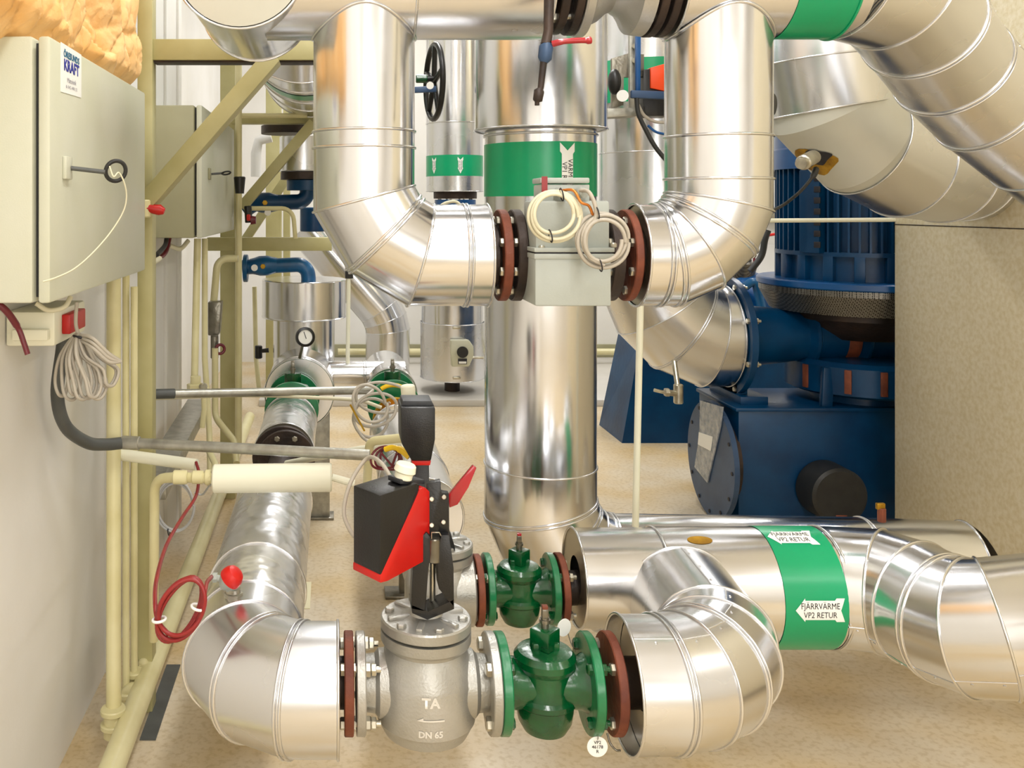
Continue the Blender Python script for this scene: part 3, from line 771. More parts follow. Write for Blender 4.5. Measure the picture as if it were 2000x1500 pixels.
gate_valve('larger green gate valve in front, glossy paint, between silver valve and rusty flange', (.414, Y1, Z0), 1.0)
tg = gate_valve('smaller green gate valve behind, with red tipped stem', (.455, Y2, .563), .90, tip='redmetal')
X2 = S(1105 - VX, 2.19)
# rusty flanges on the outer sides of the small valve
t = [r_ for r_ in ROOTS if 'green band and return labels' in r_['label']][0]
flange(t, 'flange', (.455 + .095 * .9 + .006, Y2, .563), AX, .0835, .016, 'rust', 4, .065, .0105, .02, phase=PI / 4)
B().cyl((.555, Y2, .563), (kx(1160), Y2, .566), .04, seg=28).ob('bare_pipe', 'dark', t)
# ---- round control valves with linear actuators
def control_valve(label, c, s, L_, ports, text=True):
    t = thing('control_valve', label, 'valve')
    X = Matrix.Translation(Vector(c)) @ Matrix.Scale(s, 4)
    b = B(X)
    b.lathe(Matrix.Identity(4), [(0, -.108), (.018, -.108), (.03, -.102), (.055, -.1), (.072, -.094), (.082, -.088), (.089, -.074), (.091, -.068), (.0955, -.062), (.0965, -.05), (.0965, .018), (.094, .028), (.084, .058), (.076, .074), (.076, .080), (.086, .084), (.088, .088), (.088, .106), (0, .106)], 56)
    h = L_ / 2 / s
    for pr in ports:
        if pr == 'y': b.lathe(frame((0, 0, 0), AY), [(.055, .06), (.052, .15)], 32)
        elif pr == 'n': b.lathe(frame((0, 0, 0), AX), [(.092, .0), (.092, .084), (.088, .088), (.045, .089), (.045, .1)], 40)
        else:
            ax = AX if pr == 'r' else -AX
            b.lathe(frame((0, 0, 0), ax), [(.066, .05), (.062, .092), (.053, .100), (.051, h - .016)], 32)
    b.ob('body', 'cast', t)
    # bonnet plate with ribs
    b = B(X).lathe(Matrix.Identity(4), [(.06, .110), (.086, .110), (.088, .112), (.088, .128), (.085, .131), (.05, .132), (.034, .138), (.03, .146), (0, .146)], 56)
    for a in range(6):
        R_ = Matrix.Rotation(a * PI / 3 + .26, 4, 'Z')
        b.box((R_ @ V(.052, 0, .134)), (.05, .012, .008), .002, R_.to_3x3())
    bo = b.ob('bonnet', 'cast', t)
    for a in range(6):
        q = a * PI / 3 + .26 + PI / 6
        bolt(bo, X @ V(.072 * math.cos(q), .072 * math.sin(q), .1315), (0, 0, -1), .0095 * s, .02 * s, 'cast', nut=False)
    for pr in ports:
        if pr == 'n': continue
        if pr == 'y': p, ax = V(0, .15, 0), AY
        else: ax = AX if pr == 'r' else -AX; p = ax * (h - .018)
        flange(t, 'flange', X @ p, ax, .0925 * s, .018 * s, 'cast', 4, .0725 * s, .0135 * s, .020 * s, phase=PI / 4)
    return t, X
cv, XCV = control_valve('silver grey cast control valve in the front row, marked DN 65', (XC, Y1, Z0), 1.0, .273, 'rl')
body = [o for o in cv.children if o.name.startswith('body')][0]
fb = lambda dz: (lambda u_, v_: V(XC + .0972 * math.sin(u_ / .0972), Y1 - .0972 * math.cos(u_ / .0972), Z0 + dz + v_))
lettering('TA', .026, fb(.010), 'raised_lettering', 'castlight', body, bold=.0010)
lettering('DN 65', .0165, fb(-.048), 'raised_lettering', 'castlight', body, bold=.0006)
fr = fb(-.022)
sheet([(-.026, 0), (-.014, .006), (-.014, .0015), (.026, .0015), (.026, -.0015), (-.012, -.0015)], lambda x, y: fr(x, y) + V(0, -.0006, 0), 'raised_arrow', 'castlight', body)
# black yoke
def prism_x(poly_px, d0, d1, bev=0, b=None):
    """outline in picture columns/rows at depth d0, extruded straight back to d1"""
    b = b or B(); q = [P(x, y, d0) for x, y in poly_px]
    Mx = Matrix(((1, 0, 0, 0), (0, 0, 1, 0), (0, 1, 0, 0), (0, 0, 0, 1)))
    return b.prism(Mx, [(v_.x, v_.z) for v_ in q], 0.0001 + d1 - d0, bev) if False else _px(b, q, d1 - d0, bev)
def _px(b, q, h, bev):
    lo = [b.bm.verts.new(v_) for v_ in q]; hi = [b.bm.verts.new(v_ + V(0, h, 0)) for v_ in q]; n = len(q)
    fs = [b.face(lo), b.face(list(reversed(hi)))]
    for k in range(n): fs.append(b.face((lo[k], hi[k], hi[(k + 1) % n], lo[(k + 1) % n])))
    if bev:
        es = list({e for f in fs if f for e in f.edges})
        bmesh.ops.bevel(b.bm, geom=es, offset=bev, segments=2, affect='EDGES', profile=.5)
    return b
t = thing('valve_actuator', 'black and red actuator on black yoke above the silver valve, lever pointing right', 'actuator')
prism_x([(833, 946), (861, 940), (861, 964), (877, 964), (878, 1062), (857, 1072), (838, 1072), (833, 1060)], 1.765, 1.785, .0015).ob('yoke_plate', 'black', t)
prism_x([(833, 1040), (845, 1055), (837, 1110), (831, 1195), (803, 1190), (806, 1110), (820, 1050)], 1.75, 1.79, .0015).ob('yoke_arm', 'black', t)
prism_x([(862, 1045), (878, 1045), (886, 1110), (887, 1188), (857, 1150), (853, 1090)], 1.75, 1.79, .0015).ob('yoke_arm', 'black', t)
prism_x([(803, 1180), (835, 1196), (887, 1170), (887, 1190), (835, 1211), (805, 1198)], 1.75, 1.80, .001).ob('yoke_foot', 'black', t)
for px, py in ((843, 975), (867, 971), (843, 1026), (866, 1020)):
    B().cyl(P(px, py, 1.766), P(px, py, 1.760), .0045, seg=12, bev=.001).ob('screw', 'steel', t)
B().cyl(P(848, 1050, 1.76), P(848, 1097, 1.76), .0135, seg=24, bev=.002).ob('coupling', 'brass' if False else 'castdark', t)
b = B().tube([P(843, 1052, 1.75), P(843, 1040, 1.745), P(858, 1040, 1.745), P(861, 1046, 1.75)], .0012, 6); b.ob('locking_clip', 'steel', t)
B().cyl((XC + .012, 1.79, .700), (XC + .012, 1.79, .83), .006, seg=16).ob('spindle', 'steel', t)
B().cyl((XC + .002, 1.79, .712), (XC + .002, 1.79, .725), .02, seg=28, bev=.003).ob('packing_nut', 'brass', t)
# housing: vertical block turned about 45 degrees
A_, B_, C_ = V(.085, 1.655, 0), V(.038, 1.715, 0), V(.19, 1.772, 0)
ac = (C_ - A_); La = ac.length; ac.normalize(); ab = B_ - A_
Mh = Matrix((ac, AZ, ab.normalized())).transposed().to_4x4(); Mh.translation = A_
Wd = ab.length
B().prism(Mh, [(0, .835), (.018, .828), (La * .74, .958), (La * .76, .970), (La * .7, .975), (0, .978)], Wd, .003).ob('housing', 'black', t)
Mr = Mh.copy(); Mr.translation = A_ - ab.normalized() * .001
B().prism(Mr, [(0, .833), (0, .821), (.02, .818), (La * .86, .822), (La * .97, .850), (La, .945), (La * .86, .962), (La * .76, .962)], Wd + .002, .0015).ob('red_cover', 'red', t)
gp = B().prism(Mh @ Matrix.Translation((0, 0, .012)), [(La * .46, .979), (La * .95, .962), (La * .95, .970), (La * .46, .988)], .035, .001); gp.ob('cable_plate', 'grey_top', t)
g0 = P(787, 935, 1.74); g1 = P(794, 905, 1.74)
B().cyl(g0, g0 + (g1 - g0) * .45, .017, None, 24, .002).cyl(g0 + (g1 - g0) * .4, g1, .021, .0195, 24, .003).ob('cable_gland', 'cream', t)
prism_x([(924, 909), (931, 914), (915, 952), (894, 986), (878, 992), (875, 968), (889, 952)], 1.79, 1.80, .0015).ob('hand_lever', 'redmetal', t)
# second actuator and valve behind
t = thing('valve_actuator', 'black boxy actuator behind, grey top and narrow red strip beneath', 'actuator')
prism_x([(783, 796), (850, 796), (850, 858), (842, 900), (804, 900), (784, 866)], 2.13, 2.23, .003).ob('housing', 'black', t)
prism_x([(786, 783), (843, 783), (849, 795), (784, 795)], 2.15, 2.22, .002).ob('cover', 'grey_top', t)
prism_x([(804, 900), (842, 900), (840, 909), (806, 909)], 2.135, 2.22, .001).ob('red_strip', 'red', t)
prism_x([(806, 908), (838, 908), (838, 1000), (832, 1110), (800, 1110), (804, 1000)], 2.19, 2.24, .002).ob('yoke', 'black', t)
prism_x([(872, 1035), (880, 1040), (889, 1070), (888, 1100), (868, 1100), (868, 1040)], 2.19, 2.21, .001).ob('side_bracket', 'black', t)
prism_x([(836, 762), (851, 766), (843, 790), (826, 786)], 2.28, 2.3, .002)
g0, g1 = P(798, 775, 2.3), P(796, 752, 2.3)
B().cyl(g0, g1, .018, seg=20, bev=.003).ob('cable_gland', 'cream', t)
t2, _ = control_valve('second silver cast valve half hidden behind the front actuator yoke', (.262, Y2, .560), .90, .16, 'ny')
flange(t2, 'flange', (.345, Y2, .560), AX, .0830, .016, 'rust', 4, .065, .0105, .022, phase=PI / 4)
# far gate valves, axis running away from the viewer
RY = Matrix.Rotation(PI / 2, 4, 'Z')
gate_valve('far green gate valve below the pressure gauge on the left line', (XA + .005, 4.15, .605), 1.28, RY, 'castdark', far=True)
gate_valve('far green gate valve behind the brass flange and yellow tape', (XB, 4.20, .605), 1.28, RY, 'castdark', far=True)
# yellow tape arc round the brass flange
pts = [P(768 + 42 * math.cos(a), 797 - 45 * math.sin(a), 3.93) for a in [math.radians(q) for q in range(52, 130, 8)]]
tag(B().tube(pts, .010, 6).ob('yellow_hose_piece', 'yellow'), 'short yellow sleeve lying over the brass flange behind the far green valve', 'sleeve')
# ---- middle valve with grey actuator box
t = thing('actuated_valve', 'middle valve with light grey enamel actuator box between the U pipe flanges', 'valve')
fx = lambda px: xp(px, 2.0)
b = B().lathe(frame((fx(1010), YU, zU), AX), [(.06, .01), (.055, .05), (.085, .09), (.085, .14), (.055, .18), (.06, .23)], 40); b.ob('body', 'dark', t)
flange(t, 'flange', (fx(1014), YU, zU), AX, .104, .022, 'dark', 8, .084, .0105, .03, phase=PI / 8)
flange(t, 'flange', (fx(1200), YU, zU), AX, .104, .026, 'dark', 8, .084, .0105, -.004, phase=PI / 8)
dB = 1.93
lo, hi = P(1045, 598, dB), P(1194, 497, dB)
B().box2((lo.x, dB, lo.z), (hi.x, dB + .14, hi.z), .004).ob('lower_box', 'box', t)
lo, hi = P(1048, 488, dB), P(1194, 392, dB)
B().box2((lo.x, dB + .01, lo.z), (hi.x, dB + .13, hi.z), .006).ob('upper_box', 'box', t)
lo, hi = P(1043, 506, dB), P(1200, 495.5, dB)
B().box2((lo.x, dB - .003, lo.z), (hi.x, dB + .145, hi.z), .0015).ob('lower_rim', 'box', t)
lo, hi = P(1043, 492.5, dB), P(1200, 484, dB)
B().box2((lo.x, dB - .003, lo.z), (hi.x, dB + .145, hi.z), .0015).ob('upper_rim', 'box', t)
lo, hi = P(1046, 496, dB), P(1197, 492, dB)
B().box2((lo.x, dB, lo.z), (hi.x, dB + .14, hi.z)).ob('gasket', 'ink', t)
lo, hi = P(1056, 396, 1.96), P(1152, 360, 1.96)
B().box2((lo.x, 1.96, lo.z), (hi.x, 2.03, hi.z), .003).ob('terminal_box', 'box', t)
lo, hi = P(1055, 358, 1.955), P(1152, 347, 1.955)
B().box2((lo.x, 1.955, lo.z), (hi.x, 2.035, hi.z), .003).ob('terminal_lid', 'box', t)
for px, py in ((1058, 484), (1198, 479)): B().cyl(P(px, py + 5, dB + .01), P(px, py - 5, dB + .01), .007, seg=12, bev=.002).ob('screw', 'steel', t)
for px in (1092, 1134):
    q = P(px, 374, 1.955)
    B().cyl(q, q + V(0, -.02, -.004), .011, seg=16, bev=.002).cyl(q + V(0, -.018, -.004), q + V(0, -.03, -.008), .008, seg=6).ob('cable_gland', 'box', t)
lo = P(1064, 362, 1.952)
B().box((lo.x, lo.y + .002, lo.z), (.012, .003, .038)).ob('red_sticker', 'cablered', t)
# the two coils hanging on it
t = thing('cable_coil', 'cream cable coil tied up on the grey actuator box, upper left one', 'cable')
c = P(1086, 420, 1.885)
b = B()
for k in range(4): b.tube(coil_pts(c + V(random.uniform(-.003, .003), -.004 * k + .01, random.uniform(-.003, .003)), AX, AZ, .053 - .004 * k, .051 - .003 * k, 1, .004, 40, .003, seed=k), .0041, 8)
b.ob('loops', 'cablecream', t)
B().tube(smooth_path([P(1095, 372, 1.91), P(1120, 372, 1.89), P(1135, 395, 1.88), P(1150, 402, 1.885), P(1158, 420, 1.89)], 6), .003, 8).ob('tail', 'orange' if False else 'copper', t)
for px, py in ((1097, 380), (1075, 461)):
    B().torus(frame(P(px, py, 1.888), (1, 0, .2)), .013, .0014, 16, 6).ob('cable_tie', 'ink', t)
t = thing('cable_coil', 'grey cable coil tied up on the grey actuator box, lower right one', 'cable')
c = P(1181, 468, 1.880)
b = B()
for k in range(4): b.tube(coil_pts(c + V(random.uniform(-.004, .004), -.005 * k + .01, random.uniform(-.004, .004)), AX, AZ, .054 - .004 * k, .053 - .003 * k, 1, .004, 40, .003, seed=k + 9), .0042, 8)
b.tube(smooth_path([P(1134, 372, 1.92), P(1150, 375, 1.89), P(1162, 400, 1.88), P(1163, 425, 1.88), P(1145, 460, 1.878), P(1150, 500, 1.878), P(1180, 518, 1.88)], 7), .0042, 8)
b.ob('loops', 'cablesilver' if False else 'cablegrey', t)
for px, py in ((1166, 416), (1172, 518)):
    B().torus(frame(P(px, py, 1.882), (1, 0, .2)), .013, .0014, 16, 6).ob('cable_tie', 'ink', t)
# ---- top valve between black flanges
t = thing('header_valve', 'silver bodied valve between black flanges in the header at the top edge', 'valve')
zv = zTop + .002
flange(t, 'flange', (fx(1098), YU, zv), AX, .128, .020, 'dark', 8, .105, .013, .05, phase=PI / 8)
flange(t, 'flange', (fx(1128), YU, zv), AX, .130, .018, 'dark')
b = B().lathe(frame((fx(1146), YU, zv), AX), [(.06, 0), (.132, 0), (.134, .004), (.134, .020), (.128, .022), (.11, .03), (.10, .05), (.082, .07), (.078, .08), (.09, .10), (.115, .118), (.128, .125), (.130, .14), (.132, .155), (.06, .156)], 48); b.ob('body', 'castdark' if False else 'cast', t)
flange(t, 'flange', (fx(1292), YU, zv), AX, .134, .018, 'dark', 8, .108, .013, -.006, phase=PI / 8)
flange(t, 'flange', (fx(1316), YU, zv), AX, .134, .018, 'dark')
B().cyl((fx(1075), YU, zv), (fx(1100), YU, zv), .085, seg=32).ob('bare_pipe', 'dark', t)
t = thing('valve_lever', 'hanging dark steel lever with worn blue collar and red handle under the black flange', 'lever')
B().tube([P(1073, -40, 1.93), P(1071, 60, 1.92), P(1066, 88, 1.91)], [.011, .010, .011], 12).ob('rod', 'dark', t)
B().tube([P(1068, 84, 1.91), P(1067, 92, 1.91), P(1064, 114, 1.905), P(1062, 122, 1.905)], [.010, .015, .0145, .008], 8).ob('collar', 'bluedisc', t)
B().tube([P(1062, 120, 1.905), P(1056, 172, 1.90), P(1055, 174, 1.90), P(1053, 178, 1.90), P(1050, 196, 1.895), P(1049, 199, 1.895), P(1049, 206, 1.895)], [.0075, .0065, .0065, .011, .010, .005, .005], 8).ob('grip', 'dark', t)
B().tube(smooth_path([P(1078, 86, 1.905), P(1100, 81, 1.9), P(1130, 79, 1.9), P(1148, 79, 1.9), P(1155, 78, 1.9)], 4), [.007] * 4 + [.0062] * 8 + [.008] * 4 + [.006], 10).ob('red_handle', 'redmetal', t)
# ================================================================ LEFT SIDE: cabinets, frame, small pipes
XF_ = -.515
t = thing('wall_cabinet', 'large grey beige wall cabinet at left with utility sticker and key in its door', 'cabinet')
zc0, zc1_ = 1.320, 1.808
B().box2((WX + .002, 1.68, zc0), (-.547, 2.53, zc1_), .006).ob('body', 'cab', t)
B().box2((-.548, 1.70, zc0 + .01), (-.537, 2.51, zc1_ - .01)).ob('door_gasket', 'rubber', t)
dr = B().box2((-.538, 1.68, zc0), (XF_, 2.53, zc1_), .006).ob('door', 'cab', t)
fd = lambda y0, z0: (lambda u_, v_: V(XF_ + .0012, y0 + u_, z0 + v_))
def on_door(px, py): d = XF_ * F / (px - VX); return d, H + (VY - py) * d / F
# sticker
q = [on_door(118, 82), on_door(118, 179), on_door(158, 191), on_door(158, 107)]
b = B(); vs = [b.bm.verts.new((XF_ + .001, y, z)) for y, z in q]; b.face(vs); lo = [b.bm.verts.new((XF_ + .0002, y, z)) for y, z in q]; b.face(lo)
for k in range(4): b.face((vs[k], vs[(k + 1) % 4], lo[(k + 1) % 4], lo[k]))
st = b.ob('sticker', 'white', dr)
yc = (q[0][0] + q[3][0]) / 2; wy = q[3][0] - q[0][0]; ztp = q[0][1]; zbt = q[1][1]; hz = ztp - zbt
def fs_(zf):
    def fn(x, y):
        yy = yc + x; s_ = (yy - q[0][0]) / wy
        top = q[0][1] * (1 - s_) + q[3][1] * s_; bot = q[1][1] * (1 - s_) + q[2][1] * s_
        return V(XF_ + .0016, yy, top + (bot - top) * zf + y)
    return fn
lettering('ÖRESUNDS', .0175, fs_(.20), 'lettering', 'inkteal', st, sx=1.22, bold=.0007)
lettering('KRAFT', .030, fs_(.43), 'lettering', 'inkblue', st, sx=1.17, bold=.0012)
lettering('Mätteknik', .014, fs_(.72), 'lettering', 'inkgrey', st, sx=1.1)
lettering('& 042-490 32', .009, fs_(.86), 'lettering', 'inkgrey', st, sx=1.6)
# lock plate and key
y, z = on_door(128, 328)
B().box((XF_ + .004, y, z), (.008, .042, .044), .002).ob('lock_plate', 'cab', dr)
ke = P(206, 335, y + .0)
k0 = V(XF_ + .008, y + .01, z + .0); k1 = P(205, 336, 1.80)
kk = B().cyl(k0, k1, .0045, seg=12).ob('key_shaft', 'hose', dr)
u_ = (k1 - k0).normalized(); c = P(226, 334, 1.82)
B().torus(frame(c, (-.55, .8, .25)), .0205, .0042, 32, 8).ob('key_bow', 'rubber', dr)
tag(B().tube(smooth_path([P(214, 325, 1.80), P(222, 345, 1.79), P(232, 337, 1.8), P(243, 358, 1.81), P(247, 385, 1.82), P(240, 415, 1.82), P(215, 455, 1.80), P(180, 495, 1.76), P(145, 525, 1.70), P(110, 542, 1.655), P(84, 550, 1.64)], 8), .0016, 6).ob('key_string', 'cablecream'), 'thin white string looped from the key ring down across the large cabinet', 'string')
# crumpled insulation paper bulging above the cabinet
b = B()
def crum(y, z):
    a = noise.noise(V(y * 2.6, z * 2.6, 1.3)) * .5
    wv = V(y, z, 0) + noise.noise_vector(V(y * 4, z * 4, 7)) * .05
    c1, c2 = noise.voronoi(V(wv.x * 7, wv.y * 7, 0)), noise.voronoi(V(wv.x * 17, wv.y * 17, 4))
    f1 = c1[0][1] - c1[0][0]; f2 = c2[0][1] - c2[0][0]
    pl = (V(y * 7, z * 7, 0) - c1[1][0]); q2 = (V(y * 17, z * 17, 4) - c2[1][0])
    return a * .05 - .020 + .022 * (pl.x * .8 + pl.y * .6) - .022 * max(0, .25 - f1) * 2 + .007 * (q2.x + q2.y * .5) - .008 * max(0, .3 - f2)
def fp(u_, v_):
    y = 1.30 + u_ * 1.42; z = 1.79 + v_ * .55
    e = min(1, (1 - u_) * 9) ** .5 * min(1, v_ * 6 + .25) ** .5
    edge = .02 * noise.noise(V(v_ * 6, 2, 1)) * (u_ > .9)
    return V(-.70 + .155 * e + crum(y, z) * (.35 + .65 * e) + .015, y + edge, z + .015 * noise.noise(V(y * 7, 0, 4)) * (v_ < .1))
b.patch(None, fp, 0, 1, 0, 1, 220, 90)
tag(b.ob('insulation_batt', 'paper', ang=180), 'crumpled orange kraft paper faced insulation bulging above the large cabinet', 'insulation')
# second cabinet
t = thing('wall_cabinet', 'smaller looking grey olive wall cabinet further back, half behind the diagonal brace', 'cabinet')
B().box2((WX + .002, 3.4, 1.377), (-.512, 4.5, 1.868), .006).ob('body', 'cab2', t)
B().box2((-.514, 3.42, 1.385), (-.503, 4.48, 1.86)).ob('door_gasket', 'rubber', t)
dr = B().box2((-.504, 3.4, 1.377), (-.482, 4.5, 1.868), .006).ob('door', 'cab', t)
B().box((-.478, 3.58, 1.62), (.008, .04, .045), .002).ob('lock_plate', 'cab2', dr)
B().cyl(V(-.475, 3.60, 1.62), P(437, 338, 3.62), .0045, seg=10).ob('key_shaft', 'hose', dr)
B().torus(frame(P(442, 338, 3.62), (-.2, .3, 1)), .017, .0035, 24, 6).ob('key_bow', 'rubber', dr)
tag(B().lathe(frame(P(468, 378, 4.2), AZ), [(0, 0), (.020, 0), (.027, S(31, 4.2)), (.024, S(33, 4.2)), (.0, S(33, 4.2))], 24).ob('cup', 'black'), 'small black cup shaped holder on the thin pipe beside the second cabinet key', 'cup')
# steel frame
t = thing('support_gantry', 'olive painted steel bracket frame with thick diagonal brace beside the large cabinet', 'gantry')
B().box2((-.577, 2.72, 0), (-.533, 2.78, 3.0), .002).ob('post', 'olive', t)
B().bar(P(268, 0, 2.70) , P(268, 1, 2.70), .01, .01) if False else None
xa_, za_ = P(297, 97, 2.78).x, P(297, 97, 2.78).z
B().box2((-.533, 2.73, P(0, 117, 2.73).z), (P(622, 0, 2.73).x, 2.80, P(0, 76, 2.73).z), .002).ob('cantilever_beam', 'olive', t)
B().bar(P(262, 425, 2.70), P(535, 112, 2.70), .05, .088, AY, .002).ob('diagonal_brace', 'olive', t)
B().box2((-.533, 2.74, P(0, 122, 2.74).z), (P(622, 0, 2.74).x, 2.795, P(0, 117, 2.74).z)).ob('beam_dark_underside', 'dark', t)  # thin dark strip along the beam's underside
t = thing('support_gantry', 'second olive steel frame further back, with horizontal beam above the blue elbows', 'gantry')
B().box2((P(430, 0, 4.7).x, 4.70, 0), (P(459, 0, 4.7).x, 4.78, 3.2), .002).ob('post', 'olive', t)
B().box2((P(404, 0, 4.6).x, 4.60, P(0, 490, 4.6).z), (P(648, 0, 4.6).x, 4.67, P(0, 464, 4.6).z), .003).ob('lower_beam', 'olive', t)
B().box2((P(450, 0, 4.6).x, 4.60, P(0, 241, 4.6).z), (P(640, 0, 4.6).x, 4.68, P(0, 228, 4.6).z), .002).ob('upper_beam', 'olive', t)
B().bar(P(472, 405, 4.57), P(612, 240, 4.57), .05, .075, AY, .002).ob('diagonal_brace', 'olive', t)
B().bar(P(478, 470, 5.2), P(572, 330, 5.2), .05, .05, AY, .002).ob('diagonal_brace', 'olive', t)
for i, (x0, x1, d0, nm) in enumerate(((519, 549, 6.2, 'olive column behind the aluminium drum, left one'), (553, 566, 6.6, 'narrow olive column behind the aluminium drum, right one'))):
    tag(B().box2((P(x0, 0, d0).x, d0, 0), (P(x1, 0, d0).x, d0 + .1, 3.7), .003).ob('steel_column', 'olive'), nm, 'column')
# vertical cream pipes by the wall and the floor manifold
def pipe(label, pts, r, m='beige', name='thin_pipe', rad=.05, cat='pipe', extra=None):
    p = bend(pts, rad) if len(pts) > 2 else pts
    b = B().tube(p, r, 16)
    if extra: extra(b)
    return tag(b.ob(name, m), label, cat)
mz = .12; MX = -.541
t = thing('floor_manifold', 'thick cream floor pipe running along the left wall, with small screwed tees', 'pipe')
B().cyl((MX, 1.5, mz), (MX, 6.0, mz), .032, seg=28).ob('main_pipe', 'beige', t)
for (px, d, y0, r) in ((221, 2.46, 1385, .024), (247, 2.63, 1352, .02), (263, 2.68, 1312, .02)):
    xx = P(px, 0, d).x; zt_ = P(0, y0, d).z
    b = B().cyl((xx, d, zt_), (xx, d, zt_ - .075), r * 1.05, seg=24, bev=.003).cyl((xx, d, zt_ + .004), (xx, d, zt_ - .012), r * 1.4, seg=24, bev=.003).cyl((xx, d, zt_ - .035), (xx, d, zt_ - .05), r * 1.4, seg=24, bev=.003)
    b.ob('union', 'beige', t)
    B().tube(bend([V(xx, d, zt_ - .07), V(xx, d, mz), V(MX, d - .01, mz)], .03), r * .95, 14).ob('branch', 'beige', t)
for px, py, d in ((280, 1302, 2.72), (297, 1240, 2.95)):
    q = P(px, py, d); B().cyl(q, q + V(-.02, 0, -.05), .012, seg=14).sphere(q + V(.0, 0, .01), .016, seg=14).hexa(q + V(0, 0, .0), AZ, .018, .012).ob('air_screw', 'beige', t)
tag(B().tube(smooth_path([P(222, 1392, 2.47), P(222, 900, 2.60), P(222, 560, 2.60), P(222, 100, 2.60)], 6), .0205, 18).ob('riser_pipe', 'beige'), 'thickest cream vertical pipe at left, in front of the wall, ending in a union', 'pipe', 'cream risers at the left wall')
tag(B().cyl(P(246, 1360, 2.64), P(246, 100, 2.70), .0105, seg=14).ob('riser_pipe', 'beige'), 'thin cream vertical pipe directly right of the thickest one, near large cabinet', 'pipe', 'cream risers at the left wall')
tag(B().cyl(P(262, 1320, 2.68), P(262, 560, 2.66), .0105, seg=14).ob('riser_pipe', 'beige'), 'thin cream vertical pipe nearest the olive frame post', 'pipe', 'cream risers at the left wall')
mids = [
 ('cream vertical pipe left of a pair below the second cabinet, with hex union', [P(386, 466, 3.65), P(380, 735, 3.62), P(377, 765, 3.6)], .0145),
 ('cream vertical pipe right of a pair below the second cabinet', [P(400, 466, 3.8), P(400, 700, 3.8), P(409, 845, 3.78), P(411, 950, 3.7)], .0125),
 ('cream pipe under the brown box valve that swerves right near the conduit', [P(420, 680, 4.1), P(420, 815, 4.1), P(458, 862, 4.0), P(462, 905, 3.9)], .0145),
 ('tall cream pipe standing beside the rear olive post', [P(466, 0, 4.45), P(466, 885, 4.45)], .0165),
 ('cream pipe bending from the rear post down to the brown box valve', [P(465, 505, 4.3), P(425, 505, 4.3), P(417, 595, 4.25)], .017),
 ('thin cream pipe with black stop valve left of the aluminium drum', [P(497, 560, 5.0), P(500, 700, 5.0), P(507, 770, 4.9)], .0125),
 ('thin cream hairpin pipe under the upper blue elbow', [P(482, 407, 4.5), P(572, 407, 4.5), P(577, 466, 4.5)], .011),
 ('thin cream pipe branching down the left wall from the union', [P(377, 765, 3.6), P(398, 770, 3.6), P(399, 800, 3.6), P(395, 835, 3.6)], .011),
 ('slim cream drain pipe hanging beneath the lower conduit', [P(408, 880, 3.4), P(420, 905, 3.3), P(425, 960, 3.2)], .012),
 ('horizontal slim pipe running behind the upper beam', [P(448, 226, 4.55), P(600, 226, 4.55)], .013),
]
for lb, pts, r in mids: pipe(lb, pts, r, rad=.06)
t = thing('box_valve', 'brown bracket and valve with dark red knob on a thin pipe', 'valve')
prism_x([(406, 590), (432, 590), (428, 650), (424, 658), (406, 655)], 4.18, 4.26, .004).ob('bracket', 'castdark', t)
B().cyl(P(419, 655, 4.15), P(419, 700, 4.15), .018, seg=16, bev=.003).ob('body', 'castdark', t)
B().torus(frame(P(430, 682, 4.12), (-.5, 1, 0)), .02, .007, 20, 8).ob('knob', 'cablemaroon', t)
t = thing('stop_valve', 'small black stop valve with side handle left of the drum', 'valve')
B().cyl(P(505, 675, 4.9), P(505, 700, 4.9), .02, seg=14, bev=.004).ob('body', 'black', t)
B().cyl(P(505, 686, 4.9), P(525, 684, 4.9), .009, .013, seg=12).ob('handle', 'black', t)
t = thing('hex_union', 'cream union fitting with bright screw below the second cabinet', 'fitting')
B().hexa(P(382, 760, 3.58), AZ, .034, .022).cyl(P(382, 755, 3.58), P(382, 735, 3.58), .02, seg=16).ob('nut', 'beige', t)
B().cyl(P(394, 755, 3.55), P(400, 755, 3.53), .014, seg=12, bev=.003).ob('screw', 'steel', t)
# grey channel leaning beside the wall
t = thing('steel_channel', 'grey steel channel slanting behind the conduits along the left wall', 'channel')
B().bar(P(388, 790, 4.2), P(290, 960, 3.0), .05, .10, AX, .003).ob('web', 'galv', t)
B().bar(P(400, 795, 4.2), P(318, 960, 3.0), .055, .02, AX, .002).ob('lip', 'galv', t)
tag(B().box2((P(320, 0, 2.95).x, 2.58, 0), (P(320, 0, 2.95).x + .045, 3.0, .004)).ob('floor_slot_cover', 'hose'), 'dark narrow slot strip in the floor beside the cream floor pipe', 'floor strip')
tag(B().box2((-.50, 3.42, 0), (-.085, 3.66, .003)).ob('floor_tape', 'tape'), 'pale tape strip on the floor passing under the left insulated pipe', 'tape')
# conduits
t = thing('conduit', 'lower galvanised conduit crossing in front of the wall pipes, with dark flexible hose end', 'conduit')
c0, c1 = P(238, 864, 2.52), P(722, 889, 2.42)
B().cyl(c0, c1, .0145, seg=18).ob('tube', 'galv', t)
B().cyl(c0 - V(.0, 0, 0), c0 + (c1 - c0) * .075, .0185, seg=18, bev=.002).ob('coupling', 'galv', t)
B().tube(smooth_path([P(130, 600, 2.28), P(122, 680, 2.28), P(112, 770, 2.28), P(128, 832, 2.33), P(170, 864, 2.42), P(205, 868, 2.48), P(240, 865, 2.52)], 8), .0165, 16).ob('flexible_hose', 'hose', t)
B().torus(frame(P(222, 868, 2.55), (.1, 0, 1)), .026, .003, 24, 6).ob('cable_tie', 'ink', t)
t = thing('conduit', 'upper galvanised conduit crossing toward the brass flange and cable coil', 'conduit')
c0, c1 = P(268, 770, 3.05), P(728, 762, 3.3)
B().cyl(c0, c1, .0145, seg=18).ob('tube', 'galv', t)
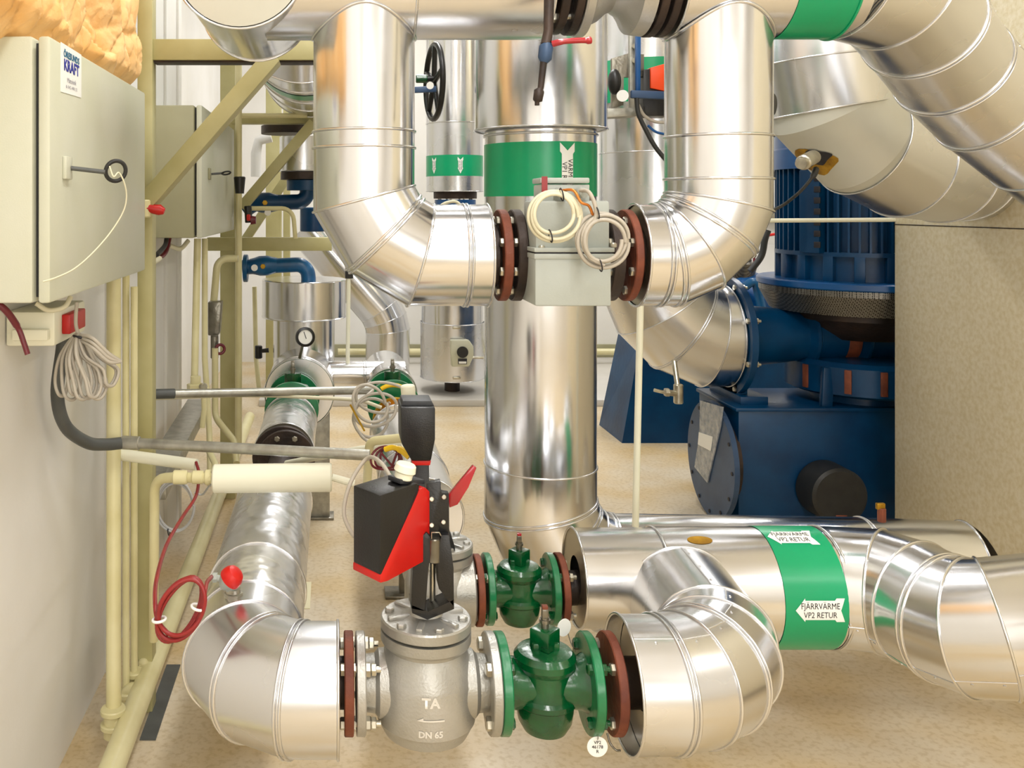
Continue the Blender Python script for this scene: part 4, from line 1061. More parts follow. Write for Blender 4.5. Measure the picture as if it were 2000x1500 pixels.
B().cyl(c0, c0 + (c1 - c0) * .15, .0165, seg=18, bev=.002).ob('coupling', 'hose', t)
tag(B().tube(smooth_path([P(300, 778, 3.1), P(480, 772, 3.2), P(620, 777, 3.2), P(700, 782, 3.2), P(745, 796, 3.2)], 6), .0065, 8).ob('thin_conduit', 'cablecream'), 'thin cream plastic tube just below the upper galvanised conduit', 'tube')
tag(B().cyl(P(236, 888, 2.62), P(384, 908, 2.55), .0165, .016, 16).ob('plastic_conduit', 'cream'), 'cream plastic tube end from which the red cable leaves, under lower conduit', 'tube')
# air separator cylinder
t = thing('cream_cylinder', 'cream enamelled horizontal cylinder with fittings above the left insulated pipe', 'cylinder')
c0, c1 = P(416, 935, 2.42), P(648, 932, 2.42)
B().cyl(c0, c1, .037, seg=36, bev=.004).ob('barrel', 'cream', t)
B().tube(bend([P(416, 934, 2.42), P(345, 932, 2.45), P(302, 935, 2.5), P(300, 1250, 2.6)], .06), .0135, 14).ob('inlet_pipe', 'beige', t)
b = B()
for a_, b__, r in ((400, 412, .020), (375, 398, .0175), (338, 366, .0185)): b.cyl(P(a_, 932, 2.43), P(b__, 932, 2.43), r, seg=16, bev=.003)
b.ob('union', 'beige', t)
B().cyl(c1, P(692, 944, 2.42), .0095, seg=12).ob('outlet_pipe', 'cream', t)
# big left cable coil
t = thing('cable_coil', 'big tied bundle of grey cable hanging under the large cabinet', 'cable')
rnd = random.Random(4); b = B(); dC = 2.08
for k in range(9):
    f = k / 8
    tx, ty = 150 + 6 * f, 655 + rnd.uniform(-4, 4)
    bx_, by_ = 124 + 92 * f + rnd.uniform(-4, 4), 778 - 8 * abs(f - .2) + rnd.uniform(-8, 8) - 18 * (f > .8)
    w_ = 15 + rnd.uniform(-3, 4); dd = dC - .03 * math.sin(f * 3) + rnd.uniform(-.012, .012)
    L1 = (tx * .62 + bx_ * .38 - w_ * .8 - 10 * (1 - f), ty + 40); R1 = (tx * .5 + bx_ * .5 + w_ * .7, ty + 44)
    pts = [P(tx, ty, dC), P(*L1, dd), P(bx_ - w_, by_ - 35, dd), P(bx_ - w_ * .55, by_ - 6, dd), P(bx_ + w_ * .45, by_ - 4, dd + .02), P(bx_ + w_, by_ - 34, dd + .03), P(*R1, dd + .03)]
    b.tube(smooth_path(pts, 7, closed=True), .0040, 8, closed=True)
b.tube(smooth_path([P(150, 590, 2.08), P(148, 630, 2.08), P(153, 655, dC)], 6), .0045, 8)
for k in range(3): b.tube(smooth_path([P(155, 655 + 4 * k, dC), P(180, 660 + 9 * k, dC - .03), P(212, 690 + 8 * k, dC - .02), P(236, 706, dC)], 8), .0044, 8)
b.ob('loops', 'cablegrey', t)
B().torus(frame(P(156, 658, dC), (.2, .1, 1)), .014, .003, 18, 6).ob('cable_tie', 'ink', t)
t = thing('socket_box', 'cream surface socket box with red block under the large cabinet', 'socket')
yb = 2.05; XW = WX + .002
B().box2((XW, yb, 1.185), (XW + .11, yb + .25, 1.262), .006).ob('housing', 'cream', t)
B().box2((XW + .02, yb - .02, 1.200), (XW + .10, yb, 1.225), .004).ob('switch_rocker', 'cream', t)
B().box2((XW + .11, yb + .05, 1.205), (XW + .13, yb + .18, 1.25), .003).ob('red_block', 'red', t)
tag(B().tube(smooth_path([P(-20, 585, 1.75), P(10, 605, 1.76), P(35, 640, 1.78), P(46, 668, 1.78), P(54, 692, 1.78)], 8), [.007] * 16 + [.0055] * 17, 8).ob('loose_cable', 'cablemaroon'), 'dark maroon cable end hanging below the left edge of the large cabinet', 'cable')
tag(B().tube(smooth_path([P(70, 592, 1.95), P(95, 606, 1.96), P(125, 600, 1.98), P(138, 580, 2.0)], 8), .0055, 8).ob('loose_cable', 'cablecream'), 'cream cable looping beneath the large cabinet above the red block', 'cable')
# small cables under cabinet 2
for lb, m_, pts in (('black cable curving under the second cabinet', 'rubber', [P(326, 463, 3.45), P(322, 480, 3.4), P(306, 498, 3.3)]),
                    ('maroon cable curving under the second cabinet behind the olive post', 'cablemaroon', [P(331, 465, 3.5), P(322, 495, 3.45), P(300, 508, 3.35)]),
                    ('cream cable sagging beneath the second cabinet', 'cablecream', [P(332, 480, 3.5), P(352, 486, 3.52), P(368, 470, 3.55)]),
                    ('pale cable leaving right behind the large cabinet corner', 'cablecream', [P(283, 515, 2.9), P(300, 512, 3.0), P(312, 505, 3.2)])):
    tag(B().tube(smooth_path(pts, 8), .009, 8).ob('loose_cable', m_), lb, 'cable')
t = thing('ball_valve', 'valve with bright red handle poking out behind the large cabinet', 'valve')
B().tube([P(283, 406, 2.66), P(296, 408, 2.66), P(312, 410, 2.66), P(321, 413, 2.66)], [.018, .013, .016, .009], 8).ob('handle', 'red', t)
B().cyl(P(283, 390, 2.66), P(283, 425, 2.66), .018, seg=14, bev=.004).ob('body', 'beige', t)
# red sensor with its cable on the left pipe
t = thing('sensor', 'red capped temperature sensor on the left insulated pipe elbow', 'sensor')
s0 = P(456, 1160, 1.95)
B().cyl(s0 - V(0, 0, .02), s0 + V(0, 0, .012), .016, seg=16).hexa(s0 - V(0, 0, .006), AZ, .02, .01).ob('pocket', 'steel', t)
hc = P(450, 1130, 1.94); ax_ = V(.66, -.22, .72).normalized()
B().lathe(frame(hc - ax_ * .004, ax_), [(0, -.022), (.010, -.022), (.017, -.012), (.023, 0), (.023, .006), (0, .006)], 28).cyl(hc - ax_ * .01, s0 + V(0, 0, .0), .011, seg=14).cyl(hc - ax_ * .008, P(414, 1126, 1.95), .007, .006, 12).hexa(P(424, 1128, 1.95), (-1, 0, 0), .010, .01).ob('head', 'bluedisc' if False else 'box', t)
B().lathe(frame(hc, ax_), [(.0245, -.002), (.0245, .004), (.023, .012), (.018, .020), (.010, .0245), (0, .0255)], 32).ob('red_cap', 'red', t)
b = B().tube(smooth_path([P(414, 1126, 1.95), P(404, 1138, 1.86), P(399, 1162, 1.79), P(392, 1185, 1.76)], 8), .0042, 8)
for k in range(4):
    b.tube(coil_pts(P(350 + 2 * k, 1190, 1.765 - .005 * k), V(.87, 0, -.5), V(.5, .03, .87), .031 + .003 * k, .066 - .003 * k, 1, .003, 36, .004, seed=k), .0042, 8)
b.tube(smooth_path([P(383, 903, 2.54), P(388, 925, 2.50), P(383, 968, 2.42), P(355, 1012, 2.26), P(325, 1065, 2.08), P(306, 1130, 1.88), P(303, 1180, 1.77), P(310, 1215, 1.76), P(330, 1240, 1.76)], 8), .0045, 8)
b.ob('cable', 'cablered', t)
for px, py in ((311, 1210), (386, 1186)): B().torus(frame(P(px, py, 1.755), (-.1, 0, 1) if px < 350 else (.3, 0, 1)), .012, .0028, 20, 6).ob('cable_tie', 'white', t)
t = thing('cable_coil', 'silver grey cable ring hanging by the wall behind the red cable', 'cable')
b = B()
for k in range(3): b.tube(coil_pts(P(343, 988, 2.66 + .004 * k), V(1, .1, 0), AZ, .053 - .002 * k, .074 - .003 * k, 1, .003, 36, .003, seed=k + 40), .0032, 8)
b.tube(smooth_path([P(380, 962, 2.66), P(395, 966, 2.66), P(408, 950, 2.6), P(418, 943, 2.5)], 6), .003, 6)
b.ob('loops', 'cablesilver', t)
for px, py in ((352, 938), (330, 1040)): B().torus(frame(P(px, py, 2.66), (1, 0, .3)), .010, .002, 16, 6).ob('cable_tie', 'ink', t)
# blue elbows with flanges
def blue_elbow(label, pts, body, r, rb, fl=None, m_='bluevalve'):
    t = thing('blue_elbow', label, 'pipe')
    B().tube(bend(pts, .10, 10), r, 20).ob('bend', m_, t)
    c0, c1 = body
    ax = (c1 - c0); B().lathe(frame(c0, ax), [(r, -.01), (rb * .85, .015), (rb, .04), (rb, ax.length - .04), (rb * .85, ax.length - .015), (r, ax.length + .01)], 28).ob('body', m_, t)
    md = (c0 + c1) / 2 + V(0, -rb, 0)
    B().hexa(md + V(0, .006, 0), -AY, .014, .012).ob('plug', 'brass', t)
    if fl: B().cyl(fl[0], fl[1], fl[2], seg=30, bev=.002).ob('flange', 'dark' if len(fl) > 3 else m_, t)
    return t
te = blue_elbow('lower petrol blue pipe elbow dropping into the aluminium drum', [P(474, 522, 4.7), P(600, 516, 4.7), P(604, 560, 4.7)], (P(492, 520, 4.7), P(538, 518, 4.7)), S(14.5, 4.7), S(19.5, 4.7), (P(476, 524, 4.7), P(484, 524, 4.7), S(27, 4.7)))
te = blue_elbow('upper petrol blue pipe elbow under the dark flange, left of the U pipe', [P(476, 412, 4.7), P(500, 396, 4.7), P(602, 394, 4.7), P(598, 350, 4.7)], (P(496, 396, 4.7), P(542, 396, 4.7)), S(15, 4.7), S(20, 4.7), (P(598, 372, 4.7), P(598, 352, 4.7), S(38, 4.7)), 'blue')
for lb, px, py in (('round white tag hanging on the lower blue elbow', 497, 523), ('round white tag below the upper blue elbow', 523, 415)):
    tag(B().cyl(P(px, py, 4.60), P(px, py, 4.604), S(6.5, 4.6), seg=20).ob('round_tag', 'white'), lb, 'tag')
t = thing('insulated_pipe', 'short aluminium clad pipe above the upper blue elbow, dark flanges both ends', 'pipe')
B().clad([P(590, 268, 4.7), P(590, 334, 4.7)], S(44, 4.7), {1: 1}).ob('cladding', 'alu_soft', t)
B().cyl(P(592, 336, 4.7), P(592, 351, 4.7), S(44, 4.7), seg=36, bev=.002).ob('flange', 'dark', t)
B().cyl(P(560, 262, 4.9), P(560, 246, 4.9), S(50, 4.9), seg=36, bev=.002).ob('flange', 'dark', t)
tag(B().tube([P(530, 268, 5.3), P(505, 275, 5.3), P(500, 300, 5.3), P(500, 345, 5.3)], .03, 12).ob('white_bracket', 'farwhite'), 'pale bracket pipe behind the rear diagonal brace', 'bracket')
tag(B().cyl(P(612, 405, 5.1), P(612, 452, 5.1), S(26, 5.1), seg=32, bev=.005).ob('pump_housing', 'blue'), 'dark blue pump housing half hidden behind the left U riser', 'pump')
t = thing('stop_valve', 'small black and red valve right of the tall rear pipe', 'valve')
B().cyl(P(484, 402, 4.4), P(486, 435, 4.4), .018, seg=14, bev=.003).ob('body', 'black', t)
B().cyl(P(482, 425, 4.36), P(489, 425, 4.36), .016, seg=14, bev=.003).ob('red_ring', 'red', t)
B().cyl(P(490, 430, 4.38), P(500, 430, 4.38), .022, .018, 14).ob('knob', 'cablemaroon', t)
# pressure gauge
t = thing('pressure_gauge', 'round black rimmed pressure gauge with white dial standing on the left line', 'gauge')
gp_ = P(590, 658, 4.22)
B().lathe(frame(gp_ + V(.012, .0, 0), V(.25, -1, .1)), [(0, -.02), (.040, -.02), (.045, 0), (.045, .016), (.034, .020), (.032, .012), (.0, .012)], 36).ob('case', 'black', t)
Mg = frame(gp_ + V(.012, 0, 0), V(.25, -1, .1), -AX)
B().lathe(Mg @ Matrix.Translation((0, 0, .0125)), [(0, .001), (.0325, .001), (.0325, 0)], 32).ob('dial', 'glass', t)
B().bar(Mg @ V(-.004, .008, .015), Mg @ V(.007, -.024, .015), .003, .001, AY).ob('needle', 'ink', t)
B().cyl(gp_ + V(.002, 0, -.04), gp_ + V(-.012, .02, -.10), .007, seg=10).ob('stem', 'castdark', t)
# cable bundle between the actuators
t = thing('cable_coil', 'loose grey cable loops hanging at the end of the upper conduit', 'cable')
b = B()
for k, (cx_, cy_, a_, c_) in enumerate(((722, 790, .055, .06), (732, 800, .07, .05), (745, 775, .085, .05), (725, 815, .06, .06))):
    b.tube(coil_pts(P(cx_, cy_, 3.0 + .02 * k), V(1, .2, .2 * (k % 2)), V(-.2, .1, 1), a_, c_, 1, .004, 36, .006, seed=k + 60), .0052, 8)
b.tube(smooth_path([P(728, 762, 3.28), P(700, 790, 3.1), P(690, 820, 3.05), P(705, 850, 3.0), P(718, 862, 2.95)], 8), .005, 8)
b.ob('loops', 'cablegrey', t)
tag(B().tube(smooth_path([P(765, 935, 1.80), P(745, 905, 1.83), P(722, 893, 1.9), P(700, 915, 1.9), P(680, 955, 1.87), P(672, 1005, 1.85), P(690, 1045, 1.83), P(705, 1050, 1.82)], 8), .0042, 8).ob('supply_cable', 'cablegrey'), 'grey cable looping left of the black and red actuator', 'cable')
tag(B().tube(smooth_path([P(752, 878, 2.28), P(768, 874, 2.27), P(785, 880, 2.26), P(800, 892, 2.25)], 6), [.007] * 10 + [.009] * 9, 8).ob('yellow_sleeve', 'yellow'), 'bright yellow cable sleeve in front of the rear black actuator', 'sleeve')
t = thing('cable_coil', 'thin maroon wires curled under the yellow sleeve', 'cable')
b = B()
for k in range(3): b.tube(coil_pts(P(752 + 5 * k, 896, 2.3 + .01 * k), V(1, 0, .3), V(-.3, 0, 1), .036 - .006 * k, .026, 1, .003, 28, .005, seed=k + 80), .003, 6)
b.tube([P(745, 885, 2.28), P(770, 915, 2.28)], .003, 6).tube([P(775, 885, 2.28), P(765, 912, 2.28)], .003, 6)
b.ob('loops', 'cablemaroon', t)
pipe('cream pipe elbow behind the rear actuator, tied with a black strap', [P(790, 855, 2.5), P(722, 862, 2.55), P(716, 960, 2.6)], .0125, rad=.03)
pipe('cream flat tube slanting left beneath the rear pipe jacket', [P(790, 868, 2.6), P(700, 878, 2.8), P(560, 905, 3.2)], .0105, 'cream', rad=.1)
tag(B().bar(P(684, 790, 2.95), P(712, 842, 2.95), .002, .006, AX).ob('yellow_strip', 'brass'), 'thin yellowish strap end dangling beside the grey cable loops', 'strap')
# supports
t = thing('pipe_support', 'low steel pipe support under the rear actuated line', 'support')
b = B().box2((.20, 3.50, 0), (.34, 3.60, .012), .002).ob('foot_plate', 'castdark', t)
B().box2((.255, 3.53, .012), (.285, 3.57, .45), .002).ob('upright', 'castdark', t)
t = thing('pipe_support', 'steel pipe support below the jacket with the pressure gauge', 'support')
B().box2((XV - .10, 4.38, 0), (XV + .16, 4.48, .012), .002).ob('foot_plate', 'castdark', t)
B().box2((XV - .02, 4.40, .012), (XV + .14, 4.46, .52), .002).ob('upright', 'galv', t)
# ================================================================ RIGHT SIDE: pumps and far objects
t = thing('pump_unit', 'big dark blue vertical pump with finned motor and box base, right of centre', 'pump')
XM, YM = 2.575, 4.5
zM = lambda py: H + (VY - py) * 4.45 / F
b = B().box2((1.875, 4.26, .0), (3.15, 4.72, .555), .006); b.ob('base_box', 'blue', t)
B().box2((1.86, 4.25, .545), (3.15, 4.72, .562), .003).ob('base_top', 'blue', t)
B().cyl((1.832, 4.42, .282), (1.88, 4.42, .282), .20, seg=40).ob('side_neck', 'dark', t)
b = B(); n = 48; poly = []
for k in range(n):
    a = 2 * PI * k / n; y, z = .275 * math.cos(a), .275 * math.sin(a)
    poly.append((y, max(z, -.275)))
poly = [(y, z) for y, z in poly]
Mx = Matrix(((0, 0, 1, 1.808), (1, 0, 0, 4.42), (0, 1, 0, .282), (0, 0, 0, 1)))
sp = B().prism(Mx, poly, .024, .002).ob('side_plate', 'bluedisc', t)
for k in range(12):
    a = 2 * PI * k / 12; p_ = V(1.808, 4.42 + .25 * math.cos(a), .282 + .25 * math.sin(a))
    B().cyl(p_, p_ - V(.004, 0, 0), .009, seg=10).ob('screw', 'ink', sp)
cb = B().cyl((2.262, 4.262, .195), (2.262, 4.10, .20), .128, .124, 44, .012).ob('round_plug', 'rubber', t)
B().box((2.262, 4.099, .10), (.05, .004, .04), .001).ob('rust_patch', 'rust', cb)
# pump casing
zH = .862
x0 = xp(1449, 4.33)
flange(t, 'suction_flange', (x0, YM, zH), AX, .285, .03, 'blue', 8, .262, .014, .034, 'steel', phase=PI / 8)
b = B().box2((x0, YM - .12, .56), (x0 + .05, YM + .12, .70), .004); b.box2((x0 - .01, YM - .18, .56), (x0 + .12, YM + .18, .60), .004); b.ob('bracket_foot', 'blue', t)
xx = lambda px: xp(px, 4.4)
b = B().lathe(frame((x0 + .03, YM, zH), AX), [(.17, 0), (.15, .04), (.135, .2), (.12, .32), (.155, .34), (.155, .355), (.125, .375), (.122, .57), (.155, .585), (.155, .60), (.125, .62), (.14, .9)], 44); b.ob('volute', 'blue', t)
B().lathe(frame((xx(1655), YM, zH), AX), [(.124, 0), (.126, .002), (.126, .06), (.124, .062)], 44).ob('rust_ring', 'rust', t)
b = B().lathe(frame((XM, YM, .56), AZ), [(.22, 0), (.22, .03), (.30, .045), (.335, .06), (.335, .185), (.31, .205), (.1, .21)], 44); b.ob('lower_casing', 'blue', t)
for px in (1612, 1660, 1715):
    a = math.asin(max(-1, min(1, (P(px, 0, 4.22).x - XM) / .336))); p_ = V(XM + .336 * math.sin(a), YM - .336 * math.cos(a), .685)
    B().box(p_, (.03, .012, .11), .003, Matrix.Rotation(a, 3, 'Z')).ob('rust_streak', 'rust', t)
for a in (-2.5, -1.6, -.7):
    p_ = V(XM + .33 * math.cos(a), YM + .33 * math.sin(a), .60)
    B().bar(p_ + V(0, 0, .14), p_ + V(.02 * math.cos(a), .02 * math.sin(a), -.04), .03, .05, AX, .004).ob('casing_rib', 'blue', t)
# guard, motor flange, bell, finned body, cowl
z1, z2 = zM(556), zM(607)
B().lathe(frame((XM, YM, z2), AZ), [(.36, 0), (.405, .004), (.452, (z1 - z2) * .75), (.452, z1 - z2)], 56).ob('guard', 'mesh', t)
B().lathe(frame((XM, YM, z2 - .03), AZ), [(.2, -.1), (.32, 0), (.32, .03), (.1, .03)], 40).ob('shaft_shroud', 'dark', t)
B().lathe(frame((XM, YM, z1 - .004), AZ), [(.3, 0), (.455, 0), (.462, .006), (.462, .03), (.455, .036), (.3, .036)], 56).ob('motor_flange', 'bluelight', t)
z3, z4, z5 = zM(495), zM(330), zM(292)
b = B().lathe(frame((XM, YM, z1 + .03), AZ), [(.345, 0), (.345, z3 - z1 - .03), (.1, z3 - z1)], 48)
for k in range(18):
    a = 2 * PI * k / 18
    b.box(V(XM + .352 * math.cos(a), YM + .352 * math.sin(a), (z1 + z3) / 2 + .015), (.05, .045, z3 - z1 - .03), .003, Matrix.Rotation(a, 3, 'Z'))
b.ob('bell_housing', 'blue', t)
b = B().cyl((XM, YM, z3), (XM, YM, z4 + .02), .325, seg=48)
for k in range(54):
    a = 2 * PI * k / 54
    b.box(V(XM + .345 * math.cos(a), YM + .345 * math.sin(a), (z3 + z4) / 2), (.062, .009, z4 - z3), 0, Matrix.Rotation(a, 3, 'Z'))
b.lathe(frame((XM, YM, z3 - .004), AZ), [(.3, 0), (.378, 0), (.378, .02), (.3, .02)], 48)
b.ob('finned_body', 'blue', t)
b = B().lathe(frame((XM, YM, z4), AZ), [(.3, 0), (.388, 0), (.388, z5 - z4), (.384, z5 - z4 + .004), (.38, z5 - z4 + .01), (.378, .40), (.34, .43), (0, .43)], 56); b.ob('fan_cowl', 'bluelight', t)
a = -2.62
cx_, cy_ = XM + .36 * math.cos(a), YM + .36 * math.sin(a)
b = B().box(V(cx_, cy_, (z3 + z4) / 2), (.10, .10, z4 - z3 - .02), .004, Matrix.Rotation(a, 3, 'Z'))
b.ob('cable_duct', 'blue', t)
for k in range(7):
    p_ = V(XM + .413 * math.cos(a + .1), YM + .413 * math.sin(a + .1), z3 + .05 + k * (z4 - z3 - .1) / 6)
    B().box(p_, (.006, .03, .028), .001, Matrix.Rotation(a + .1, 3, 'Z')).ob('duct_slot', 'ink', t)
# document bag hung on the side plate
t = thing('document_bag', 'clear plastic document bag taped to the round blue side plate', 'bag')
def sp_(px, py): X_ = 1.800; d = X_ * F / (px - VX); return V(X_, d, H + (VY - py) * d / F)
b = B(); q = [sp_(1367, 782), sp_(1411, 795), sp_(1407, 830), sp_(1381, 943), sp_(1356, 912), sp_(1366, 850)]
lo = [b.bm.verts.new(v_ + V(.006, 0, 0)) for v_ in q]; hi = [b.bm.verts.new(v_) for v_ in q]; b.face(lo); b.face(hi)
for k in range(6): b.face((lo[k], lo[(k + 1) % 6], hi[(k + 1) % 6], hi[k]))
b.ob('sleeve', 'bag', t)
b = B(); q = [sp_(1366, 844), sp_(1393, 853), sp_(1389, 881), sp_(1364, 868)]
lo = [b.bm.verts.new(v_ + V(-.001, 0, 0)) for v_ in q]; hi = [b.bm.verts.new(v_ + V(-.003, 0, 0)) for v_ in q]; b.face(lo); b.face(hi)
for k in range(4): b.face((lo[k], lo[(k + 1) % 4], hi[(k + 1) % 4], hi[k]))
b.ob('paper_slip', 'white', t)
# second pump further back
t = thing('pump_unit', 'second blue pump farther back, sloping pedestal left of the big one', 'pump')
vs_ = [(1.82, 5.8, 0), (3.3, 5.8, 0), (3.3, 6.7, 0), (1.815, 6.28, 0), (1.955, 5.86, .64), (3.2, 5.86, .64), (3.2, 6.5, .64), (1.935, 6.24, .64)]
b = B(); v8 = [b.bm.verts.new(q) for q in vs_]
for f_ in ((0, 1, 5, 4), (1, 2, 6, 5), (2, 3, 7, 6), (3, 0, 4, 7), (4, 5, 6, 7), (3, 2, 1, 0)): b.face([v8[i] for i in f_])
b.ob('pedestal', 'blue', t, ang=8)
B().box2((1.85, 5.83, 0), (3.25, 6.3, .02)).ob('pedestal_foot', 'dark', t)
c = P(1462, 590, 6.2)
B().lathe(frame(c, AX), [(.0, -.18), (.17, -.16), (.2, -.1), (.2, .05), (.14, .12), (.14, .5)], 36).ob('volute', 'bluelight', t)
B().box2((P(1440, 0, 6.1).x, 6.1, .64), (P(1560, 0, 6.1).x, 6.4, P(0, 552, 6.1).z), .01).ob('casing', 'bluelight', t)
B().lathe(frame(P(1440, 552, 6.2), AZ), [(0, 0), (.09, 0), (.13, .13), (.12, .14), (.0, .15)], 32).ob('guard', 'mesh', t)
B().lathe(frame(P(1445, 512, 6.2), AZ), [(0, 0), (.07, 0), (.075, .02), (.0, .03)], 24).ob('cap', 'hose', t)
B().tube(bend([P(1455, 560, 5.95), P(1475, 545, 5.95), P(1487, 600, 5.95)], .1), .028, 14).ob('air_pipe', 'bluevalve', t)
tag(B().tube(smooth_path([P(1500, 450, 5.9), P(1494, 468, 5.9), P(1487, 500, 5.9), P(1465, 530, 5.9)], 8), .020, 10).ob('motor_cable', 'rubber'), 'thick black cable bending down behind the right U riser', 'cable')
# far white switch cabinet
t = thing('switch_cabinet', 'white switch cabinet against the far wall right of the right U riser', 'cabinet')
xa_, xb_ = P(1475, 0, 8.1).x, P(1690, 0, 8.1).x
B().box2((xa_, 8.1, .05), (xb_, 8.6, 2.5), .008).ob('body', 'farwhite', t)
B().box2((xa_ + .03, 8.09, .12), (P(1514, 0, 8.1).x, 8.1, 1.15), .003).ob('door', 'farwhite', t)
B().box2((xa_ + .01, 8.06, P(0, 405, 8.06).z), (P(1600, 0, 8.1).x, 8.1, P(0, 212, 8.06).z), .006).ob('upper_door', 'farwhite', t)
B().box2((P(1513, 0, 8.0).x, 8.04, P(0, 348, 8.0).z), (P(1520, 0, 8.0).x, 8.06, P(0, 332, 8.0).z), .002).ob('handle', 'ink', t)
B().box2((xa_, 7.95, P(0, 428, 7.95).z), (xb_, 8.09, P(0, 412, 7.95).z), .004).ob('cable_tray', 'galv', t)
tag(B().tube(smooth_path([P(1470, 462, 7.8), P(1495, 460, 7.8), P(1530, 455, 7.8)], 5), .012, 8).ob('rope', 'red'), 'red rope stretched across the front of the far white cabinet', 'rope')
tag(B().cyl(P(1473, 440, 7.6), V(P(1473, 440, 7.6).x, 7.6, .05), .010, seg=8).ob('thin_post', 'cablemaroon'), 'thin maroon rod standing before the far white cabinet', 'rod')
# thin poles
tag(B().cyl(P(1251, 585, 2.68), P(1241, 1028, 2.68), S(6.5, 2.68), seg=14).ob('thin_pole', 'cream'), 'slim white pole standing right of the central pipe', 'pole')
tag(B().cyl(P(681, 540, 4.6), P(679, 716, 4.6), S(4, 4.6), seg=12).ob('thin_pole', 'cream'), 'slim white pole with dark clamp right of the aluminium drum', 'pole')
tag(B().box(P(682, 534, 4.6), (.04, .03, .05), .004).ob('clamp', 'rubber'), 'dark clamp at the top of the slim white pole beside the drum', 'clamp')
tag(B().cyl(P(1480, 431, 4.0), P(1768, 429, 4.0), .0095, seg=14).ob('thin_rail', 'cream'), 'thin cream horizontal tube crossing in front of the blue motor', 'tube')
tag(B().cyl(P(660, 687, 8.4), P(1460, 687, 8.4), .03, seg=16).ob('wall_pipe', 'beige'), 'cream pipe running low along the far wall', 'pipe')
# actuator with orange cover behind the central drum
t = thing('valve_actuator', 'orange and black actuator between the central drum and right U riser', 'actuator')
dO = 3.6
prism_x([(1271, 132), (1300, 124), (1312, 124), (1312, 180), (1271, 172)], dO - .02, dO + .1, .002).ob('orange_cover', 'orange', t)
prism_x([(1257, 136), (1272, 134), (1272, 172), (1312, 180), (1312, 226), (1262, 226), (1256, 200)], dO - .01, dO + .1, .002).ob('housing', 'black', t)
prism_x([(1230, 30), (1243, 34), (1247, 212), (1230, 212)], dO - .02, dO, .001).ob('rail', 'galv', t)
prism_x([(1243, 66), (1252, 66), (1251, 180), (1243, 180)], dO - .06, dO - .04, .001).ob('blue_strip', 'bluelight', t)
prism_x([(1195, 114), (1228, 104), (1258, 106), (1258, 150), (1218, 150), (1218, 205), (1195, 213)], dO, dO + .02, .001).ob('mounting_plate', 'castdark', t)
prism_x([(1183, 212), (1246, 210), (1246, 226), (1183, 229)], dO - .05, dO + .05, .001).ob('base_plate', 'galv', t)
B().sphere(P(1200, 160, dO - .06), S(20, dO), (.62, .8, 1.25), 20).ob('knob', 'bluedisc' if False else 'black', t)
B().bar(P(1232, 184, dO - .1), P(1306, 187, dO - .1), .02, .03, AZ, .004).ob('blue_lever', 'bluedisc', t)
for py in (62, 90, 118): B().cyl(P(1240, py, dO - .02), P(1240, py, dO - .035), .010, seg=12).ob('screw', 'steel', t)
tag(B().cyl(P(1216, 187, dO - .12), P(1216, 187, dO - .116), S(11, dO), seg=24).ob('round_tag', 'white'), 'round white tag hanging by the orange actuator', 'tag')
tag(B().tube(smooth_path([P(1243, 190, 3.5), P(1247, 222, 3.5), P(1262, 255, 3.5), P(1282, 290, 3.5), P(1312, 325, 3.5)], 8), .009, 8).ob('supply_cable', 'rubber'), 'black cable drooping from the orange actuator', 'cable')
tag(B().tube(smooth_path([P(1247, 205, 3.55), P(1258, 225, 3.55), P(1280, 238, 3.55), P(1310, 238, 3.55)], 8), .006, 8).ob('supply_cable', 'cablegrey'), 'grey cable curving from the orange actuator base', 'cable')
tag(B().tube(smooth_path([P(1265, 245, 3.55), P(1282, 258, 3.55), P(1310, 264, 3.55)], 8), .005, 8).ob('supply_cable', 'bluelight'), 'thin blue cable below the orange actuator', 'cable')
# handwheel valve left of the far pipe
t = thing('handwheel_valve', 'black handwheel seen edge on, green hub, beside the distant banded pipe', 'valve')
dW = 3.7; cw = P(848, 160, dW)
b = B().torus(frame(cw, (1, .12, 0)), S(72, dW), .012, 48, 10)
for k in range(5):
    a = k * 2 * PI / 5 + .4; Mw = frame(cw, (1, .12, 0)); b.tube([cw + V(.0, 0, 0), Mw @ V(S(70, dW) * math.cos(a), S(70, dW) * math.sin(a), 0)], .011, 8)
b.ob('wheel', 'black', t)
B().cyl(P(812, 154, dW), P(834, 154, dW), .017, seg=16, bev=.003).ob('hub', 'green', t)
B().cyl(P(832, 154, dW), P(852, 152, dW), .012, seg=14).ob('spindle', 'black', t)
B().bar(P(800, 176, dW - .1), P(852, 174, dW - .1), .02, .024, AZ, .004).ob('blue_lever', 'bluedisc', t)
tag(B().cyl(P(840, 167, dW - .15), P(840, 167, dW - .146), S(7, dW), seg=20).ob('round_tag', 'white'), 'small round white tag beside the black handwheel', 'tag')
t = thing('shut_off_valve', 'bright blue shut-off valve under the distant pipe with green band', 'valve')
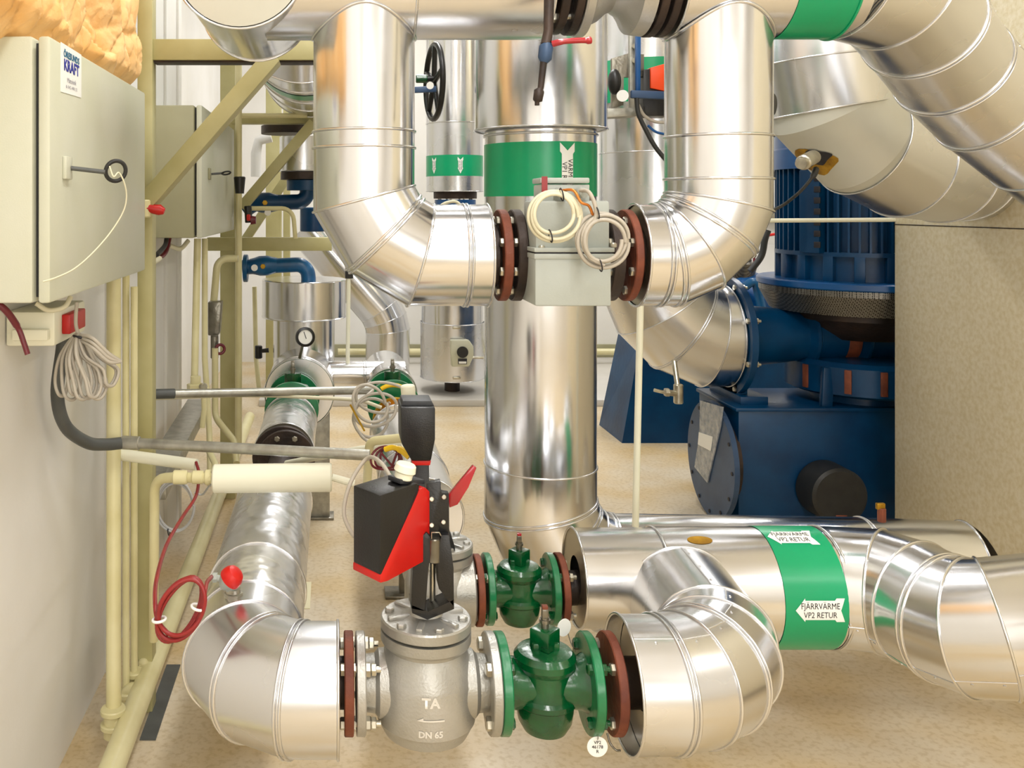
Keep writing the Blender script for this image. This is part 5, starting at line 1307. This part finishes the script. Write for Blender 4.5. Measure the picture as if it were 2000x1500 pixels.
fo = flange(t, 'flange', P(889, 388, 6.0), AZ, S(42, 6.0), S(13, 6.0), 'dark')
f2 = flange(t, 'flange', P(889, 400, 6.0), AZ, S(40, 6.0), S(10, 6.0), 'bluelight', 8, S(33, 6.0), .014, .06)
B().cyl(P(889, 400, 6.0), P(889, 470, 6.0), S(28, 6.0), seg=32).ob('body', 'bluelight', t)
tag(B().tube(smooth_path([P(858, 404, 5.6), P(872, 396, 5.6), P(890, 394, 5.6), P(902, 404, 5.6)], 6), .010, 8).ob('thin_hose', 'cablecream'), 'short cream hose arching over the bright blue valve', 'hose')
# tags with numbers
t = thing('number_tag', 'round white tag stamped VP2 46178 R hanging below the front green valve', 'tag')
ct = P(1167, 1459, 1.74)
B().lathe(frame(ct, AY), [(0, 0), (.0185, 0), (.0195, .0005), (.0195, .0015), (0, .0015)], 36).ob('plate', 'white', t)
for i, s_ in enumerate(('VP2', '46178', 'R')):
    lettering(s_, .0085, lambda x, y, i=i: ct + V(x, -.0006, y + .0085 - .0085 * i), 'lettering', 'ink', t, bold=.0001)
B().torus(frame(ct + V(0, .002, .020), AX), .006, .0008, 16, 6).ob('ring', 'castdark', t)
B().tube(smooth_path([ct + V(-.004, .02, .035), ct + V(0, .008, .028), ct + V(0, .002, .02)], 5), .0012, 6).ob('chain', 'castdark', t)
t = thing('number_tag', 'round white tag on a wire behind the front green valve stem', 'tag')
c2_ = P(1102, 1226, 1.86)
B().lathe(frame(c2_, V(-.5, 1, 0)), [(0, 0), (.0175, 0), (.0175, .0015), (0, .0015)], 32).ob('plate', 'white', t)
B().tube(smooth_path([P(1105, 1208, 1.87), P(1108, 1230, 1.88), P(1115, 1255, 1.86), P(1124, 1272, 1.84)], 6), .0012, 6).ob('wire', 'castdark', t)
tag(B().tube(smooth_path([P(1186, 1432, 1.76), P(1192, 1452, 1.75), P(1203, 1465, 1.74), P(1212, 1466, 1.74)], 6), .002, 6).ob('bent_wire', 'castdark'), 'bent dark wire hanging at the open end of the foreground elbow', 'wire')
finish()
